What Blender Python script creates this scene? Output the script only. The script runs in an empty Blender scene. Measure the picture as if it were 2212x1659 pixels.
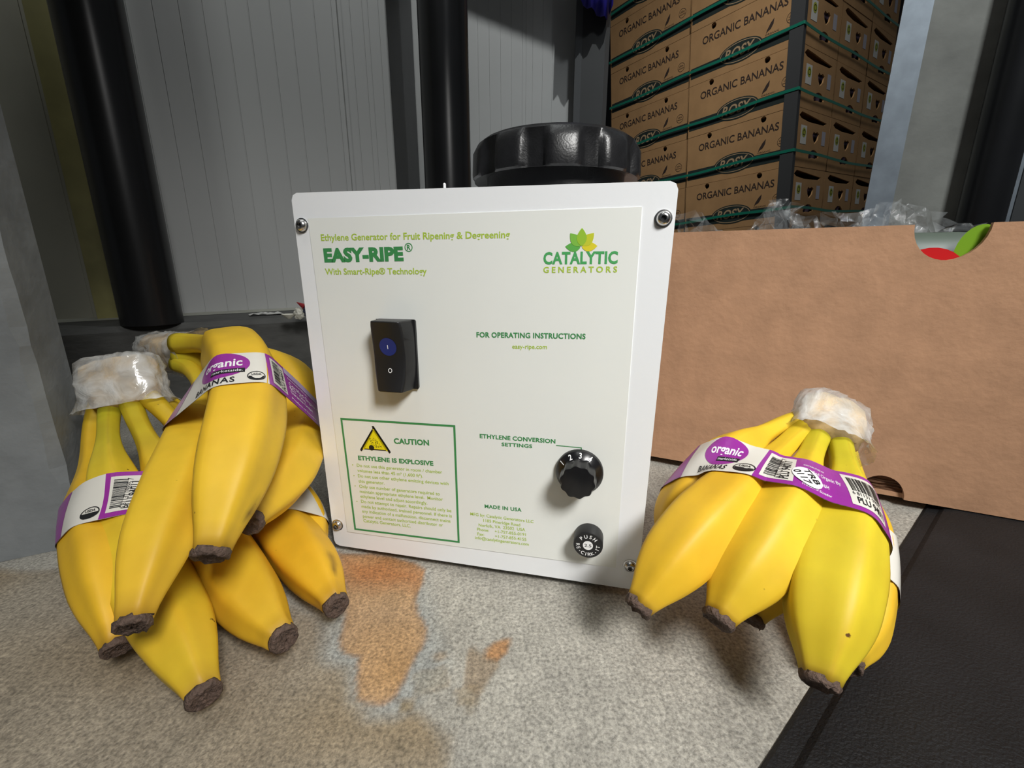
import bpy, bmesh, math, random
import numpy as np
from mathutils import Vector, Matrix

scene = bpy.context.scene
COL = scene.collection
R = math.radians

# ------------------------------------------------------------------ camera
cam_d = bpy.data.cameras.new('camera')
cam_d.sensor_fit = 'HORIZONTAL'; cam_d.sensor_width = 36.0
cam_d.lens = 36.0 * 950.0 / 2212.0
cam_d.clip_start = 0.01; cam_d.clip_end = 60
cam = bpy.data.objects.new('camera', cam_d); COL.objects.link(cam)
cam.location = (0, 0, 0.2)
cam.rotation_euler = (R(90 - 14.8), 0, 0)
scene.camera = cam

# ------------------------------------------------------------------ world, lamps, added fills, exposure
w = bpy.data.worlds.new('world'); scene.world = w; w.use_nodes = True
w.node_tree.nodes['Background'].inputs[0].default_value = (0.86, 0.93, 1.0, 1)
w.node_tree.nodes['Background'].inputs[1].default_value = 0.06

def area(name, loc, target, size, power, color=(1, 1, 1), size_y=None):
    d = bpy.data.lights.new(name, 'AREA'); d.energy = power; d.color = color; d.size = size
    if size_y: d.shape = 'RECTANGLE'; d.size_y = size_y
    o = bpy.data.objects.new(name, d); COL.objects.link(o); o.location = loc
    o.rotation_euler = (Vector(target) - Vector(loc)).to_track_quat('-Z', 'Y').to_euler()
    return o
key = area('ceiling_lamp', (0.42, -0.50, 0.92), (0.13, 0.25, 0.06), 0.28, 2.5, (1.0, 0.99, 0.962)); key.data.spread = R(66)
area('aisle_lamp', (0.0, 0.50, 2.6), (0.0, 0.62, 0), 0.5, 5.0, (0.96, 1.0, 0.98), 1.2)
sl = area('carton_fill', (0.45, 0.95, 2.35), (0.95, 2.4, 0.9), 0.3, 3.2, (1.0, 0.98, 0.94)); sl.data.spread = R(70)  # fill added to brighten the stacked cartons, no fixture known there
rl = area('column_fill', (0.55, -0.35, 1.75), (0.78, 0.85, 0.42), 0.2, 2.6, (0.93, 0.98, 1.0)); rl.data.spread = R(62)  # extra fill put in to lift the column and steel at the right
cl = area('left_wall_fill', (-0.50, -0.30, 2.2), (-0.72, 0.62, 0.45), 0.25, 1.0, (0.97, 1.0, 0.97)); cl.data.spread = R(60)  # added fill that brightens the dim wall left of the post
dl = area('recess_fill', (0.30, 0.50, 2.0), (-0.10, 1.53, 0.5), 0.02, 2.4, (0.97, 1.0, 0.99)); dl.data.spread = R(80)  # made-up source that lights the recessed wall below the blocker's edge

vs = scene.view_settings
vs.view_transform = 'Standard'; vs.look = 'None'; vs.gamma = 1.0; vs.use_curve_mapping = False
vs.exposure = 0.0

# ------------------------------------------------------------------ helpers
def srgb(r, g, b):
    return tuple(((c / 255) / 12.92 if c / 255 <= 0.04045 else ((c / 255 + 0.055) / 1.055) ** 2.4) for c in (r, g, b))

MATS = {}
def mat(name, col, rough=0.6, metal=0.0, var=0.0, scale=30.0, bump=0.0, bscale=None, spec=0.5, coat=0.0, attr=None, detail=6, stretch=None):
    """procedural principled material: colour (or colour attribute) x noise variation, plus noise bump"""
    if name in MATS: return MATS[name]
    m = bpy.data.materials.new(name); m.use_nodes = True; MATS[name] = m
    nt = m.node_tree; N = nt.nodes; L = nt.links
    p = N['Principled BSDF']
    p.inputs['Roughness'].default_value = rough; p.inputs['Metallic'].default_value = metal
    p.inputs['Specular IOR Level'].default_value = spec
    p.inputs['Coat Weight'].default_value = coat; p.inputs['Coat Roughness'].default_value = 0.15
    p.inputs['Base Color'].default_value = (*col, 1)
    tc = N.new('ShaderNodeTexCoord'); vec = tc.outputs['Object']
    if stretch:
        mp = N.new('ShaderNodeMapping'); mp.inputs['Scale'].default_value = stretch
        L.new(vec, mp.inputs['Vector']); vec = mp.outputs['Vector']
    src = None
    if attr:
        a = N.new('ShaderNodeAttribute'); a.attribute_name = attr; src = a.outputs['Color']
    if var:
        n = N.new('ShaderNodeTexNoise'); n.inputs['Scale'].default_value = scale; n.inputs['Detail'].default_value = detail
        L.new(vec, n.inputs['Vector'])
        mr = N.new('ShaderNodeMapRange'); mr.inputs['From Min'].default_value = 0.3; mr.inputs['From Max'].default_value = 0.7
        mr.inputs['To Min'].default_value = 1 - var; mr.inputs['To Max'].default_value = 1 + var
        L.new(n.outputs['Fac'], mr.inputs['Value'])
        mx = N.new('ShaderNodeVectorMath'); mx.operation = 'SCALE'
        if src: L.new(src, mx.inputs[0])
        else: mx.inputs[0].default_value = col
        L.new(mr.outputs['Result'], mx.inputs['Scale']); src = mx.outputs['Vector']
    if src: L.new(src, p.inputs['Base Color'])
    if bump:
        n2 = N.new('ShaderNodeTexNoise'); n2.inputs['Scale'].default_value = bscale or scale; n2.inputs['Detail'].default_value = 5
        L.new(vec, n2.inputs['Vector'])
        b = N.new('ShaderNodeBump'); b.inputs['Strength'].default_value = bump; b.inputs['Distance'].default_value = 0.002
        L.new(n2.outputs['Fac'], b.inputs['Height']); L.new(b.outputs['Normal'], p.inputs['Normal'])
    return m

def flat(name, r, g, b, rough=0.55): return mat(name, srgb(r, g, b), rough)

def link(o, parent=None):
    COL.objects.link(o)
    if parent is not None: o.parent = parent
    return o

def mk(name, verts, faces, m, parent=None, smooth=False, auto=None):
    me = bpy.data.meshes.new(name); me.from_pydata([tuple(v) for v in verts], [], faces)
    if m: me.materials.append(m)
    if smooth:
        me.polygons.foreach_set('use_smooth', [True] * len(me.polygons))
    me.update()
    o = link(bpy.data.objects.new(name, me), parent)
    if auto is not None:
        me.set_sharp_from_angle(angle=R(auto))
    return o

def from_bm(name, bm, m, parent=None, smooth=False, auto=None):
    me = bpy.data.meshes.new(name); bm.to_mesh(me); bm.free()
    if m: me.materials.append(m)
    if smooth: me.polygons.foreach_set('use_smooth', [True] * len(me.polygons))
    o = link(bpy.data.objects.new(name, me), parent)
    if auto is not None: me.set_sharp_from_angle(angle=R(auto))
    return o

def empty(name, loc=(0, 0, 0), rotz=0.0):
    o = bpy.data.objects.new(name, None); o.empty_display_size = 0.02; COL.objects.link(o)
    o.location = loc; o.rotation_euler = (0, 0, rotz); return o

def tag(o, label=None, cat=None, group=None, kind=None):
    if label: o['label'] = label
    if cat: o['category'] = cat
    if group: o['group'] = group
    if kind: o['kind'] = kind
    return o

def bm_box(bm, x0, x1, y0, y1, z0, z1, bev=0.0, seg=2):
    r = bmesh.ops.create_cube(bm, size=1.0)
    vs_ = r['verts']
    for v in vs_:
        v.co = Vector(((x0 + x1) / 2 + v.co.x * (x1 - x0), (y0 + y1) / 2 + v.co.y * (y1 - y0), (z0 + z1) / 2 + v.co.z * (z1 - z0)))
    if bev:
        es = {e for v in vs_ for e in v.link_edges}
        bmesh.ops.bevel(bm, geom=list(es), offset=bev, segments=seg, affect='EDGES', profile=0.5)

def box(name, x0, x1, y0, y1, z0, z1, m, parent=None, bev=0.0, seg=2):
    bm = bmesh.new(); bm_box(bm, x0, x1, y0, y1, z0, z1, bev, seg)
    return from_bm(name, bm, m, parent)

def lathe(name, prof, m, parent=None, n=32, smooth=True, auto=35, radf=None):
    """prof: list of (radius, z); radf(angle, i) optional radius factor"""
    V = []; F = []
    for i, (r, z) in enumerate(prof):
        for k in range(n):
            a = 2 * math.pi * k / n; f = radf(a, i) if radf else 1.0
            V.append((r * f * math.cos(a), r * f * math.sin(a), z))
    for i in range(len(prof) - 1):
        for k in range(n):
            k2 = (k + 1) % n
            F.append((i * n + k, i * n + k2, (i + 1) * n + k2, (i + 1) * n + k))
    F.append(tuple(range(n - 1, -1, -1))); F.append(tuple((len(prof) - 1) * n + k for k in range(n)))
    return mk(name, V, F, m, parent, smooth, auto)

def plate(name, outline, holes, th, m, parent=None):
    """flat sheet with real holes: outline/holes as 2D loops (x, z); front face at y = 0, thickness towards +y"""
    cu = bpy.data.curves.new(name, 'CURVE'); cu.dimensions = '2D'; cu.fill_mode = 'BOTH'; cu.extrude = th / 2
    for lp in [outline] + list(holes):
        s = cu.splines.new('POLY'); s.points.add(len(lp) - 1); s.use_cyclic_u = True
        for p, q in zip(s.points, lp): p.co = (q[0], q[1], 0, 1)
    t = bpy.data.objects.new(name, cu); COL.objects.link(t)
    dg = bpy.context.evaluated_depsgraph_get()
    me = bpy.data.meshes.new_from_object(t.evaluated_get(dg))
    bpy.data.objects.remove(t); bpy.data.curves.remove(cu)
    me.transform(Matrix(((1, 0, 0, 0), (0, 0, -1, th / 2), (0, 1, 0, 0), (0, 0, 0, 1))))
    me.materials.clear(); me.materials.append(m); me.name = name
    return link(bpy.data.objects.new(name, me), parent)

def circ(cx, cy, r, n=20, a0=0, a1=360, ry=None):
    full = abs(a1 - a0) >= 360
    k = n if full else n - 1
    return [(cx + r * math.cos(R(a0 + (a1 - a0) * i / k)), cy + (ry or r) * math.sin(R(a0 + (a1 - a0) * i / k))) for i in range(n)]

_TXT = {}
def text2d(body, bold=0.0, spacing=1.0, shear=0.0):
    """triangulated lettering in the xy plane: (verts Nx2, faces), normalised so the cap height is 1 and x starts at 0"""
    key = (body, bold, spacing, shear)
    if key in _TXT: return _TXT[key]
    cu = bpy.data.curves.new('lettering', 'FONT'); cu.body = body; cu.size = 1.0; cu.offset = bold
    cu.space_character = spacing; cu.shear = shear; cu.resolution_u = 3
    t = bpy.data.objects.new('lettering', cu); COL.objects.link(t)
    dg = bpy.context.evaluated_depsgraph_get()
    me = bpy.data.meshes.new_from_object(t.evaluated_get(dg))
    V = np.array([v.co[:2] for v in me.vertices]) if len(me.vertices) else np.zeros((0, 2))
    F = [tuple(p.vertices) for p in me.polygons]
    bpy.data.objects.remove(t); bpy.data.curves.remove(cu); bpy.data.meshes.remove(me)
    V[:, 0] -= V[:, 0].min(); V /= CAP
    _TXT[key] = (V, F); return V, F
CAP = 1.0
_v, _f = text2d('H'); CAP = float(_v[:, 1].max()); _TXT.clear()

def text_fit(body, p0, p1, cap, bold=0.0, spacing=1.0, shear=0.0):
    """lettering laid from p0 to p1 (2D), cap height = cap"""
    V, F = text2d(body, bold, spacing, shear)
    wdt = V[:, 0].max(); d = np.array(p1) - np.array(p0); Lg = np.linalg.norm(d); e = d / Lg; nrm = np.array([-e[1], e[0]])
    return np.array(p0) + np.outer(V[:, 0] * Lg / wdt, e) + np.outer(V[:, 1] * cap, nrm), F

def quad_grid(x0, x1, y0, y1, nx, ny):
    V = [(x0 + (x1 - x0) * i / nx, y0 + (y1 - y0) * j / ny) for j in range(ny + 1) for i in range(nx + 1)]
    F = [(j * (nx + 1) + i, j * (nx + 1) + i + 1, (j + 1) * (nx + 1) + i + 1, (j + 1) * (nx + 1) + i) for j in range(ny) for i in range(nx)]
    return np.array(V), F

def disc2d(cx, cy, rx, ry, n=28, rings=3):
    V = [(cx, cy)]; F = []
    for k in range(1, rings + 1):
        for i in range(n):
            a = 2 * math.pi * i / n; V.append((cx + rx * k / rings * math.cos(a), cy + ry * k / rings * math.sin(a)))
    for i in range(n): F.append((0, 1 + i, 1 + (i + 1) % n))
    for k in range(rings - 1):
        for i in range(n):
            a = 1 + k * n + i; b = 1 + k * n + (i + 1) % n; F.append((a, a + n, b + n, b))
    return np.array(V), F

def ring2d(cx, cy, rx, ry, th, n=36):
    V = []; F = []
    for i in range(n):
        a = 2 * math.pi * i / n
        V.append((cx + rx * math.cos(a), cy + ry * math.sin(a))); V.append((cx + (rx - th) * math.cos(a), cy + (ry - th) * math.sin(a)))
    for i in range(n):
        j = (i + 1) % n; F.append((2 * i, 2 * j, 2 * j + 1, 2 * i + 1))
    return np.array(V), F

def merge2d(parts):
    V = []; F = []; o = 0
    for v, f in parts:
        V.append(np.asarray(v)); F += [tuple(i + o for i in q) for q in f]; o += len(v)
    return np.vstack(V), F

def stroke2d(pts, wd):
    V = []; F = []
    for i, p in enumerate(pts):
        a = np.array(pts[max(i - 1, 0)]); b = np.array(pts[min(i + 1, len(pts) - 1)]); d = b - a; d = d / (np.linalg.norm(d) + 1e-9)
        n = np.array([-d[1], d[0]]); V.append(np.array(p) + n * wd / 2); V.append(np.array(p) - n * wd / 2)
    for i in range(len(pts) - 1): F.append((2 * i, 2 * i + 1, 2 * i + 3, 2 * i + 2))
    return np.array(V), F

def print_plane(name, VF, m, parent, y=-0.0002):
    """flat print on a plate whose front is the local plane y = 0 facing -y"""
    V, F = VF
    return mk(name, [(v[0], y, v[1]) for v in V], F, m, parent)

def spline(P, n):
    """Catmull-Rom through P resampled evenly to n points"""
    P = np.array(P, float); Q = np.vstack([2 * P[0] - P[1], P, 2 * P[-1] - P[-2]]); out = []
    for i in range(1, len(Q) - 2):
        for t in np.linspace(0, 1, 24, endpoint=False):
            a, b, c, d = Q[i - 1:i + 3]
            out.append(0.5 * ((2 * b) + (c - a) * t + (2 * a - 5 * b + 4 * c - d) * t * t + (3 * b - a - 3 * c + d) * t ** 3))
    out.append(P[-1]); out = np.array(out)
    s = np.r_[0, np.cumsum(np.linalg.norm(np.diff(out, axis=0), axis=1))]
    u = np.linspace(0, s[-1], n)
    return np.array([np.interp(u, s, out[:, k]) for k in range(3)]).T, s[-1]

def frames(C, up):
    T = np.gradient(C, axis=0); T /= np.linalg.norm(T, axis=1)[:, None]
    u = np.array(up, float); Ns = []; Bs = []
    for t in T:
        u = u - t * (u @ t); u /= np.linalg.norm(u); Ns.append(u.copy()); Bs.append(np.cross(t, u))
    return T, np.array(Ns), np.array(Bs)

def tube(name, pts, r, m, parent=None, n=10, samples=24, up=(0, 0, 1), smooth=True):
    C, _ = spline(pts, samples); T, U, B = frames(C, up); V = []; F = []
    for i in range(samples):
        for k in range(n):
            a = 2 * math.pi * k / n; V.append(C[i] + r * (math.cos(a) * U[i] + math.sin(a) * B[i]))
    for i in range(samples - 1):
        for k in range(n):
            k2 = (k + 1) % n; F.append((i * n + k, (i + 1) * n + k, (i + 1) * n + k2, i * n + k2))
    F.append(tuple(range(n))); F.append(tuple((samples - 1) * n + k for k in range(n - 1, -1, -1)))
    return mk(name, V, F, m, parent, smooth, 50)

def inpoly(X, Y, poly):
    c = np.zeros(X.shape, bool); n = len(poly)
    for i in range(n):
        x1, y1 = poly[i][:2]; x2, y2 = poly[(i + 1) % n][:2]
        if y1 == y2: continue
        c ^= ((y1 > Y) != (y2 > Y)) & (X < (x2 - x1) * (Y - y1) / (y2 - y1) + x1)
    return c

def polydist(X, Y, poly):
    d = np.full(X.shape, 9.0); n = len(poly)
    for i in range(n):
        x1, y1 = poly[i][:2]; x2, y2 = poly[(i + 1) % n][:2]
        dx, dy = x2 - x1, y2 - y1; L2 = dx * dx + dy * dy + 1e-12
        t = np.clip(((X - x1) * dx + (Y - y1) * dy) / L2, 0, 1)
        d = np.minimum(d, np.hypot(X - x1 - t * dx, Y - y1 - t * dy))
    return np.where(inpoly(X, Y, poly), d, -d)

rng = np.random.default_rng(4)
def vnoise(X, Y, s, seed=0):
    """smooth value noise on arrays"""
    g = np.random.default_rng(seed).random((64, 64)); x = X * s; y = Y * s
    xi = np.floor(x).astype(int); yi = np.floor(y).astype(int); fx = x - xi; fy = y - yi
    fx = fx * fx * (3 - 2 * fx); fy = fy * fy * (3 - 2 * fy)
    G = lambda a, b: g[a % 64, b % 64]
    return (G(xi, yi) * (1 - fx) + G(xi + 1, yi) * fx) * (1 - fy) + (G(xi, yi + 1) * (1 - fx) + G(xi + 1, yi + 1) * fx) * fy

# ------------------------------------------------------------------ materials
M_white = mat('white_powder_coat', srgb(238, 240, 242), 0.32, var=0.01, scale=12, bump=0.03, bscale=260)
M_sheet = mat('matt_label_film', srgb(234, 236, 231), 0.42, var=0.012, scale=20)
M_steel = mat('stainless_steel', (0.62, 0.61, 0.6), 0.24, 1.0)
M_blackpl = mat('black_plastic', (0.012, 0.012, 0.013), 0.33, var=0.2, scale=200, bump=0.10, bscale=900)
M_blacksm = mat('black_gloss_plastic', (0.008, 0.008, 0.009), 0.26, spec=0.5)
M_blackmt = mat('black_matt_plastic', (0.012, 0.012, 0.013), 0.42)
M_green = flat('green_ink', 62, 140, 80); M_lime = flat('lime_ink', 172, 200, 66); M_kelly = flat('bright_green_ink', 72, 164, 92)
M_ink = flat('black_ink', 22, 22, 24); M_wink = flat('white_ink', 240, 240, 240); M_yell = flat('warning_yellow', 236, 220, 20)
M_purple = mat('purple_film', srgb(150, 48, 150), 0.28, var=0.05, scale=60, coat=0.3)
M_bandw = mat('white_film', srgb(222, 218, 208), 0.3, var=0.02, scale=60, coat=0.3)
M_card = mat('brown_cardboard', srgb(176, 136, 106), 0.82, var=0.10, scale=42, bump=0.25, bscale=180, spec=0.2)
M_kraft = mat('kraft_carton', srgb(178, 140, 98), 0.85, var=0.08, scale=14, spec=0.2)
M_kraftin = mat('kraft_carton_inside', srgb(84, 60, 42), 0.9, var=0.1, scale=14)
M_cink = mat('dark_carton_ink', srgb(52, 38, 32), 0.8); M_cgreen = mat('dark_green_carton_ink', srgb(28, 42, 40), 0.8)
M_clight = mat('pale_carton_ink', srgb(176, 150, 116), 0.8)
M_strap = mat('green_strap', srgb(20, 120, 98), 0.35)
M_wall = mat('white_wall_panel', srgb(178, 179, 178), 0.42, var=0.03, scale=5, bump=0.05, bscale=60)
M_wallold = mat('dirty_wall_panel', srgb(158, 156, 142), 0.6, var=0.15, scale=5, bump=0.05, bscale=60)
M_post = mat('black_pipe_paint', (0.010, 0.010, 0.011), 0.28, var=0.2, scale=10, bump=0.03, bscale=30)
M_kerb = mat('dark_kerb', srgb(78, 78, 76), 0.75, var=0.2, scale=30, bump=0.3, bscale=60, stretch=(1, 1, 3))
M_conc = mat('pillar_concrete', srgb(128, 132, 134), 0.8, var=0.3, scale=16, bump=0.7, bscale=45, detail=10)
M_galv = mat('galvanised_steel', srgb(150, 158, 166), 0.45, 0.6, var=0.12, scale=40, detail=8)
M_grey = mat('grey_painted_metal', srgb(92, 94, 96), 0.5, var=0.05, scale=8)
M_dark = mat('dark_grey_paint_and_shade', srgb(66, 67, 68), 0.6, var=0.08, scale=8)  # also carries the shade of the wall return

# ================================================================== THE SETTING
# concrete floor: a fine grid where it is near, with mineral stains as colours of the slab itself
def floor_near():
    x0, x1, y0, y1, st = -0.62, 0.62, 0.02, 0.80, 0.0022
    nx = int((x1 - x0) / st); ny = int((y1 - y0) / st)
    gx = np.linspace(x0, x1, nx + 1); gy = np.linspace(y0, y1, ny + 1)
    X, Y = np.meshgrid(gx, gy)
    wob = 0.004 * (vnoise(X + 3, Y + 3, 90, 1) - 0.5) + 0.008 * (vnoise(X + 3, Y + 3, 30, 2) - 0.5)
    wob2 = 0.004 * (vnoise(X + 3, Y + 3, 90, 3) - 0.5) + 0.008 * (vnoise(X + 3, Y + 3, 30, 4) - 0.5)
    XX = X + wob; YY = Y + wob2
    C = np.zeros(X.shape + (3,)); C[:] = srgb(172, 168, 158)
    big = vnoise(X + 5, Y + 5, 11, 7); C *= (0.90 + 0.2 * big)[..., None]
    def blend(mask, rgb):
        C[:] = C * (1 - mask[..., None]) + np.array(srgb(*rgb)) * mask[..., None]
    sm = lambda d, wd: np.clip(d / wd + 0.5, 0, 1)
    tan = [(-0.10751, 0.20994), (-0.09400, 0.18643), (-0.08588, 0.18420), (-0.07893, 0.16750), (-0.06542, 0.16214), (-0.06420, 0.15812), (-0.04743, 0.15900), (-0.03506, 0.15468), (-0.02765, 0.14693), (-0.02527, 0.13528), (-0.05, 0.02), (-0.62, 0.02), (-0.62, 0.26), (-0.25592, 0.25915), (-0.15654, 0.22888)]
    d = polydist(XX, YY, tan); blend(sm(d, 0.008) * (0.45 + 0.5 * vnoise(X + 2, Y + 2, 26, 9)), (150, 132, 104)); blend(np.exp(-(d / 0.0014) ** 2) * 0.25, (120, 104, 80))
    halo = [(-0.11029, 0.21408), (-0.10207, 0.22888), (-0.11157, 0.26401), (-0.05504, 0.25443), (-0.04645, 0.21408), (-0.03547, 0.18587), (-0.05293, 0.15856), (-0.06549, 0.15747), (-0.08104, 0.16774), (-0.08788, 0.18310), (-0.09686, 0.18871)]
    blend(sm(polydist(XX, YY, halo), 0.012) * 0.55, (158, 164, 164))
    org = [(-0.12761, 0.28065), (-0.09320, 0.27421), (-0.06815, 0.26303), (-0.05915, 0.25630), (-0.05673, 0.24368), (-0.05677, 0.22888), (-0.05615, 0.21763), (-0.05082, 0.20859), (-0.05175, 0.19641), (-0.05502, 0.18957), (-0.05660, 0.17696), (-0.05942, 0.16750), (-0.06240, 0.16305), (-0.07032, 0.16444), (-0.07647, 0.16750), (-0.07975, 0.17696), (-0.08304, 0.19073), (-0.08943, 0.19399), (-0.09615, 0.20960), (-0.11088, 0.23691)]
    d = polydist(XX, YY, org); blend(sm(d, 0.003) * (0.7 + 0.25 * vnoise(X + 1, Y + 1, 50, 12)), (190, 148, 98))
    deep = [(-0.12182, 0.27421), (-0.09142, 0.27264), (-0.05915, 0.25630), (-0.05780, 0.23691), (-0.07413, 0.24324), (-0.09154, 0.24110), (-0.11110, 0.24542)]
    blend(sm(polydist(XX, YY, deep), 0.02) * 0.75 * sm(d, 0.003), (176, 112, 62))
    blend(np.exp(-(d / 0.0012) ** 2) * 0.45, (138, 96, 56))
    for poly, rgb, k in (([(-0.02462, 0.19399), (-0.02244, 0.17213), (-0.01675, 0.16655), (-0.01211, 0.17593), (-0.00884, 0.18201), (-0.01002, 0.18728), (-0.01622, 0.18871)], (150, 128, 100), 0.7),
                         ([(-0.01700, 0.19279), (-0.01319, 0.19641), (-0.00461, 0.19857), (-0.00444, 0.18957), (-0.00997, 0.18615), (-0.01670, 0.18842)], (188, 134, 78), 0.85),
                         ([(-0.05582, 0.16655), (-0.04900, 0.16702), (-0.04756, 0.16056), (-0.05418, 0.16011)], (158, 138, 102), 0.75),
                         ([(-0.04289, 0.19220), (-0.03850, 0.19279), (-0.03712, 0.18871), (-0.04061, 0.18756)], (176, 152, 122), 0.6),
                         ([(-0.02253, 0.16420), (-0.01684, 0.16490), (-0.01930, 0.15790), (-0.02188, 0.15790)], (140, 134, 118), 0.6),
                         ([(-0.02860, 0.17016), (-0.01744, 0.17263), (-0.01780, 0.16305), (-0.02549, 0.16305)], (170, 150, 116), 0.45),
                         ([(-0.05246, 0.18039), (-0.03746, 0.18310), (-0.03350, 0.17263), (-0.04902, 0.17016)], (150, 140, 118), 0.4)):
        d = polydist(XX, YY, poly); blend(sm(d, 0.0025) * k, rgb); blend(np.exp(-(d / 0.001) ** 2) * 0.3, (120, 98, 70))
    V = np.stack([X, Y, 0.0007 * (vnoise(X + 4, Y + 4, 60, 21) - 1.0)], -1).reshape(-1, 3)
    i = np.arange(nx * ny); r = i // nx; c = i % nx; a = r * (nx + 1) + c
    Fc = np.stack([a, a + 1, a + nx + 2, a + nx + 1], 1)
    me = bpy.data.meshes.new('floor'); me.vertices.add(len(V)); me.vertices.foreach_set('co', V.ravel())
    me.loops.add(Fc.size); me.loops.foreach_set('vertex_index', Fc.ravel().astype(np.int32))
    me.polygons.add(len(Fc)); me.polygons.foreach_set('loop_start', np.arange(0, Fc.size, 4, dtype=np.int32))
    me.polygons.foreach_set('loop_total', np.full(len(Fc), 4, np.int32)); me.polygons.foreach_set('use_smooth', np.ones(len(Fc), bool))
    me.update(calc_edges=True)
    at = me.color_attributes.new('col', 'FLOAT_COLOR', 'POINT')
    at.data.foreach_set('color', np.concatenate([C.reshape(-1, 3), np.ones((len(V), 1))], 1).ravel())
    # slab material: stain colour x coarse mottling x fine grit, with trowel marks
    m = bpy.data.materials.new('worn_concrete'); m.use_nodes = True; N = m.node_tree.nodes; L = m.node_tree.links; p = N['Principled BSDF']
    tc = N.new('ShaderNodeTexCoord'); av = N.new('ShaderNodeAttribute'); av.attribute_name = 'col'
    def noise(sc, det, stretch=None, rot=0):
        n = N.new('ShaderNodeTexNoise'); n.inputs['Scale'].default_value = sc; n.inputs['Detail'].default_value = det; n.inputs['Roughness'].default_value = 0.65
        if stretch:
            mp = N.new('ShaderNodeMapping'); mp.inputs['Scale'].default_value = stretch; mp.inputs['Rotation'].default_value = (0, 0, rot)
            L.new(tc.outputs['Object'], mp.inputs['Vector']); L.new(mp.outputs['Vector'], n.inputs['Vector'])
        else: L.new(tc.outputs['Object'], n.inputs['Vector'])
        return n.outputs['Fac']
    def rng_(src, a, b, lo=0.3, hi=0.7):
        q = N.new('ShaderNodeMapRange'); q.inputs['From Min'].default_value = lo; q.inputs['From Max'].default_value = hi
        q.inputs['To Min'].default_value = a; q.inputs['To Max'].default_value = b; L.new(src, q.inputs['Value']); return q.outputs['Result']
    f1 = noise(22, 8); f2 = noise(560, 6); f3 = noise(260, 4, (1, 0.12, 1), R(50))
    prod = None
    for s in (rng_(f1, 0.80, 1.15), rng_(f2, 0.48, 1.36, 0.32, 0.68), rng_(f3, 0.84, 1.10)):
        if prod is None: prod = s
        else:
            mm = N.new('ShaderNodeMath'); mm.operation = 'MULTIPLY'; L.new(prod, mm.inputs[0]); L.new(s, mm.inputs[1]); prod = mm.outputs[0]
    sc = N.new('ShaderNodeVectorMath'); sc.operation = 'SCALE'; L.new(av.outputs['Color'], sc.inputs[0]); L.new(prod, sc.inputs['Scale'])
    L.new(sc.outputs['Vector'], p.inputs['Base Color']); p.inputs['Roughness'].default_value = 0.62
    b = N.new('ShaderNodeBump'); b.inputs['Strength'].default_value = 0.5; b.inputs['Distance'].default_value = 0.0006; L.new(prod, b.inputs['Height']); L.new(b.outputs['Normal'], p.inputs['Normal'])
    me.materials.append(m)
    o = link(bpy.data.objects.new('floor', me)); tag(o, 'worn grey concrete slab with orange and tan stains', kind='structure')
floor_near()
o = mk('floor', [(-4, -2, -0.0025), (5, -2, -0.0025), (5, 6, -0.0025), (-4, 6, -0.0025)], [(0, 1, 2, 3)], mat('far_floor', srgb(120, 116, 108), 0.7, var=0.15, scale=8)); tag(o, 'plain concrete ground beyond the stained slab', kind='structure')

# kerb with a flat ledge in front of the panel wall
kd = np.array([0.8405, 0.5418]); kn = np.array([-0.5418, 0.8405]); k0 = np.array([-0.6006, 0.5879])
def wl(s, d): return k0 + kd * s + kn * d            # along the kerb, behind its front edge
V = []; prof = [(0.004, 0.0), (0.0, 0.112), (0.006, 0.12), (0.20, 0.12), (0.20, 0.0)]
for s in (-0.7, 1.05):
    for d, z in prof: q = wl(s, d); V.append((q[0], q[1], z))
n = len(prof); F = [tuple(range(n)), tuple(range(2 * n - 1, n - 1, -1))] + [(i, i + n, (i + 1) % n + n, (i + 1) % n) for i in range(n)]
o = mk('trim_1', V, F, M_kerb); tag(o, 'dark concrete kerb with a flat ledge below the panel wall', kind='structure')
# narrow pale ledge strip where the wall meets the kerb
wd_ = np.array([0.7838, 0.6209]); wn = np.array([-0.6209, 0.7838]); w0 = np.array([-0.6992, 0.6828])
def wp(s, d): return w0 + wd_ * s + wn * d

def ribbed_wall(name, p0, dirv, nrm, s0, s1, z0, z1, ribs, m, label, th=0.04, groove=0.0011, gw=0.0022, ridge=()):
    """upright wall whose panels (pieces between the grooves) are children; nrm points away from the viewer"""
    root = empty(name, (p0[0], p0[1], 0)); tag(root, label, kind='structure')
    dirv = np.array(dirv); nrm = np.array(nrm)
    edges = [s0] + sorted(ribs) + [s1]
    # backing sheet just behind the panels, closes the joints
    def quad(a, b, d0, d1, nm, mm):
        V = []
        for s in (a, b):
            for d in (d0, d1):
                q = dirv * s + nrm * d
                V += [(q[0], q[1], z0), (q[0], q[1], z1)]
        return mk(nm, V, [(0, 1, 5, 4), (2, 6, 7, 3), (0, 2, 3, 1), (4, 5, 7, 6), (1, 3, 7, 5), (0, 4, 6, 2)], mm, root)
    quad(s0, s1, groove, groove + th, 'backing_sheet', m)
    for a, b in zip(edges[:-1], edges[1:]):
        quad(a + gw / 2, b - gw / 2, 0, groove + 0.001, 'panel', m)
    for s in ridge: quad(s - 0.003, s + 0.003, -0.004, 0.002, 'joint_strip', m)
    return root
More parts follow.
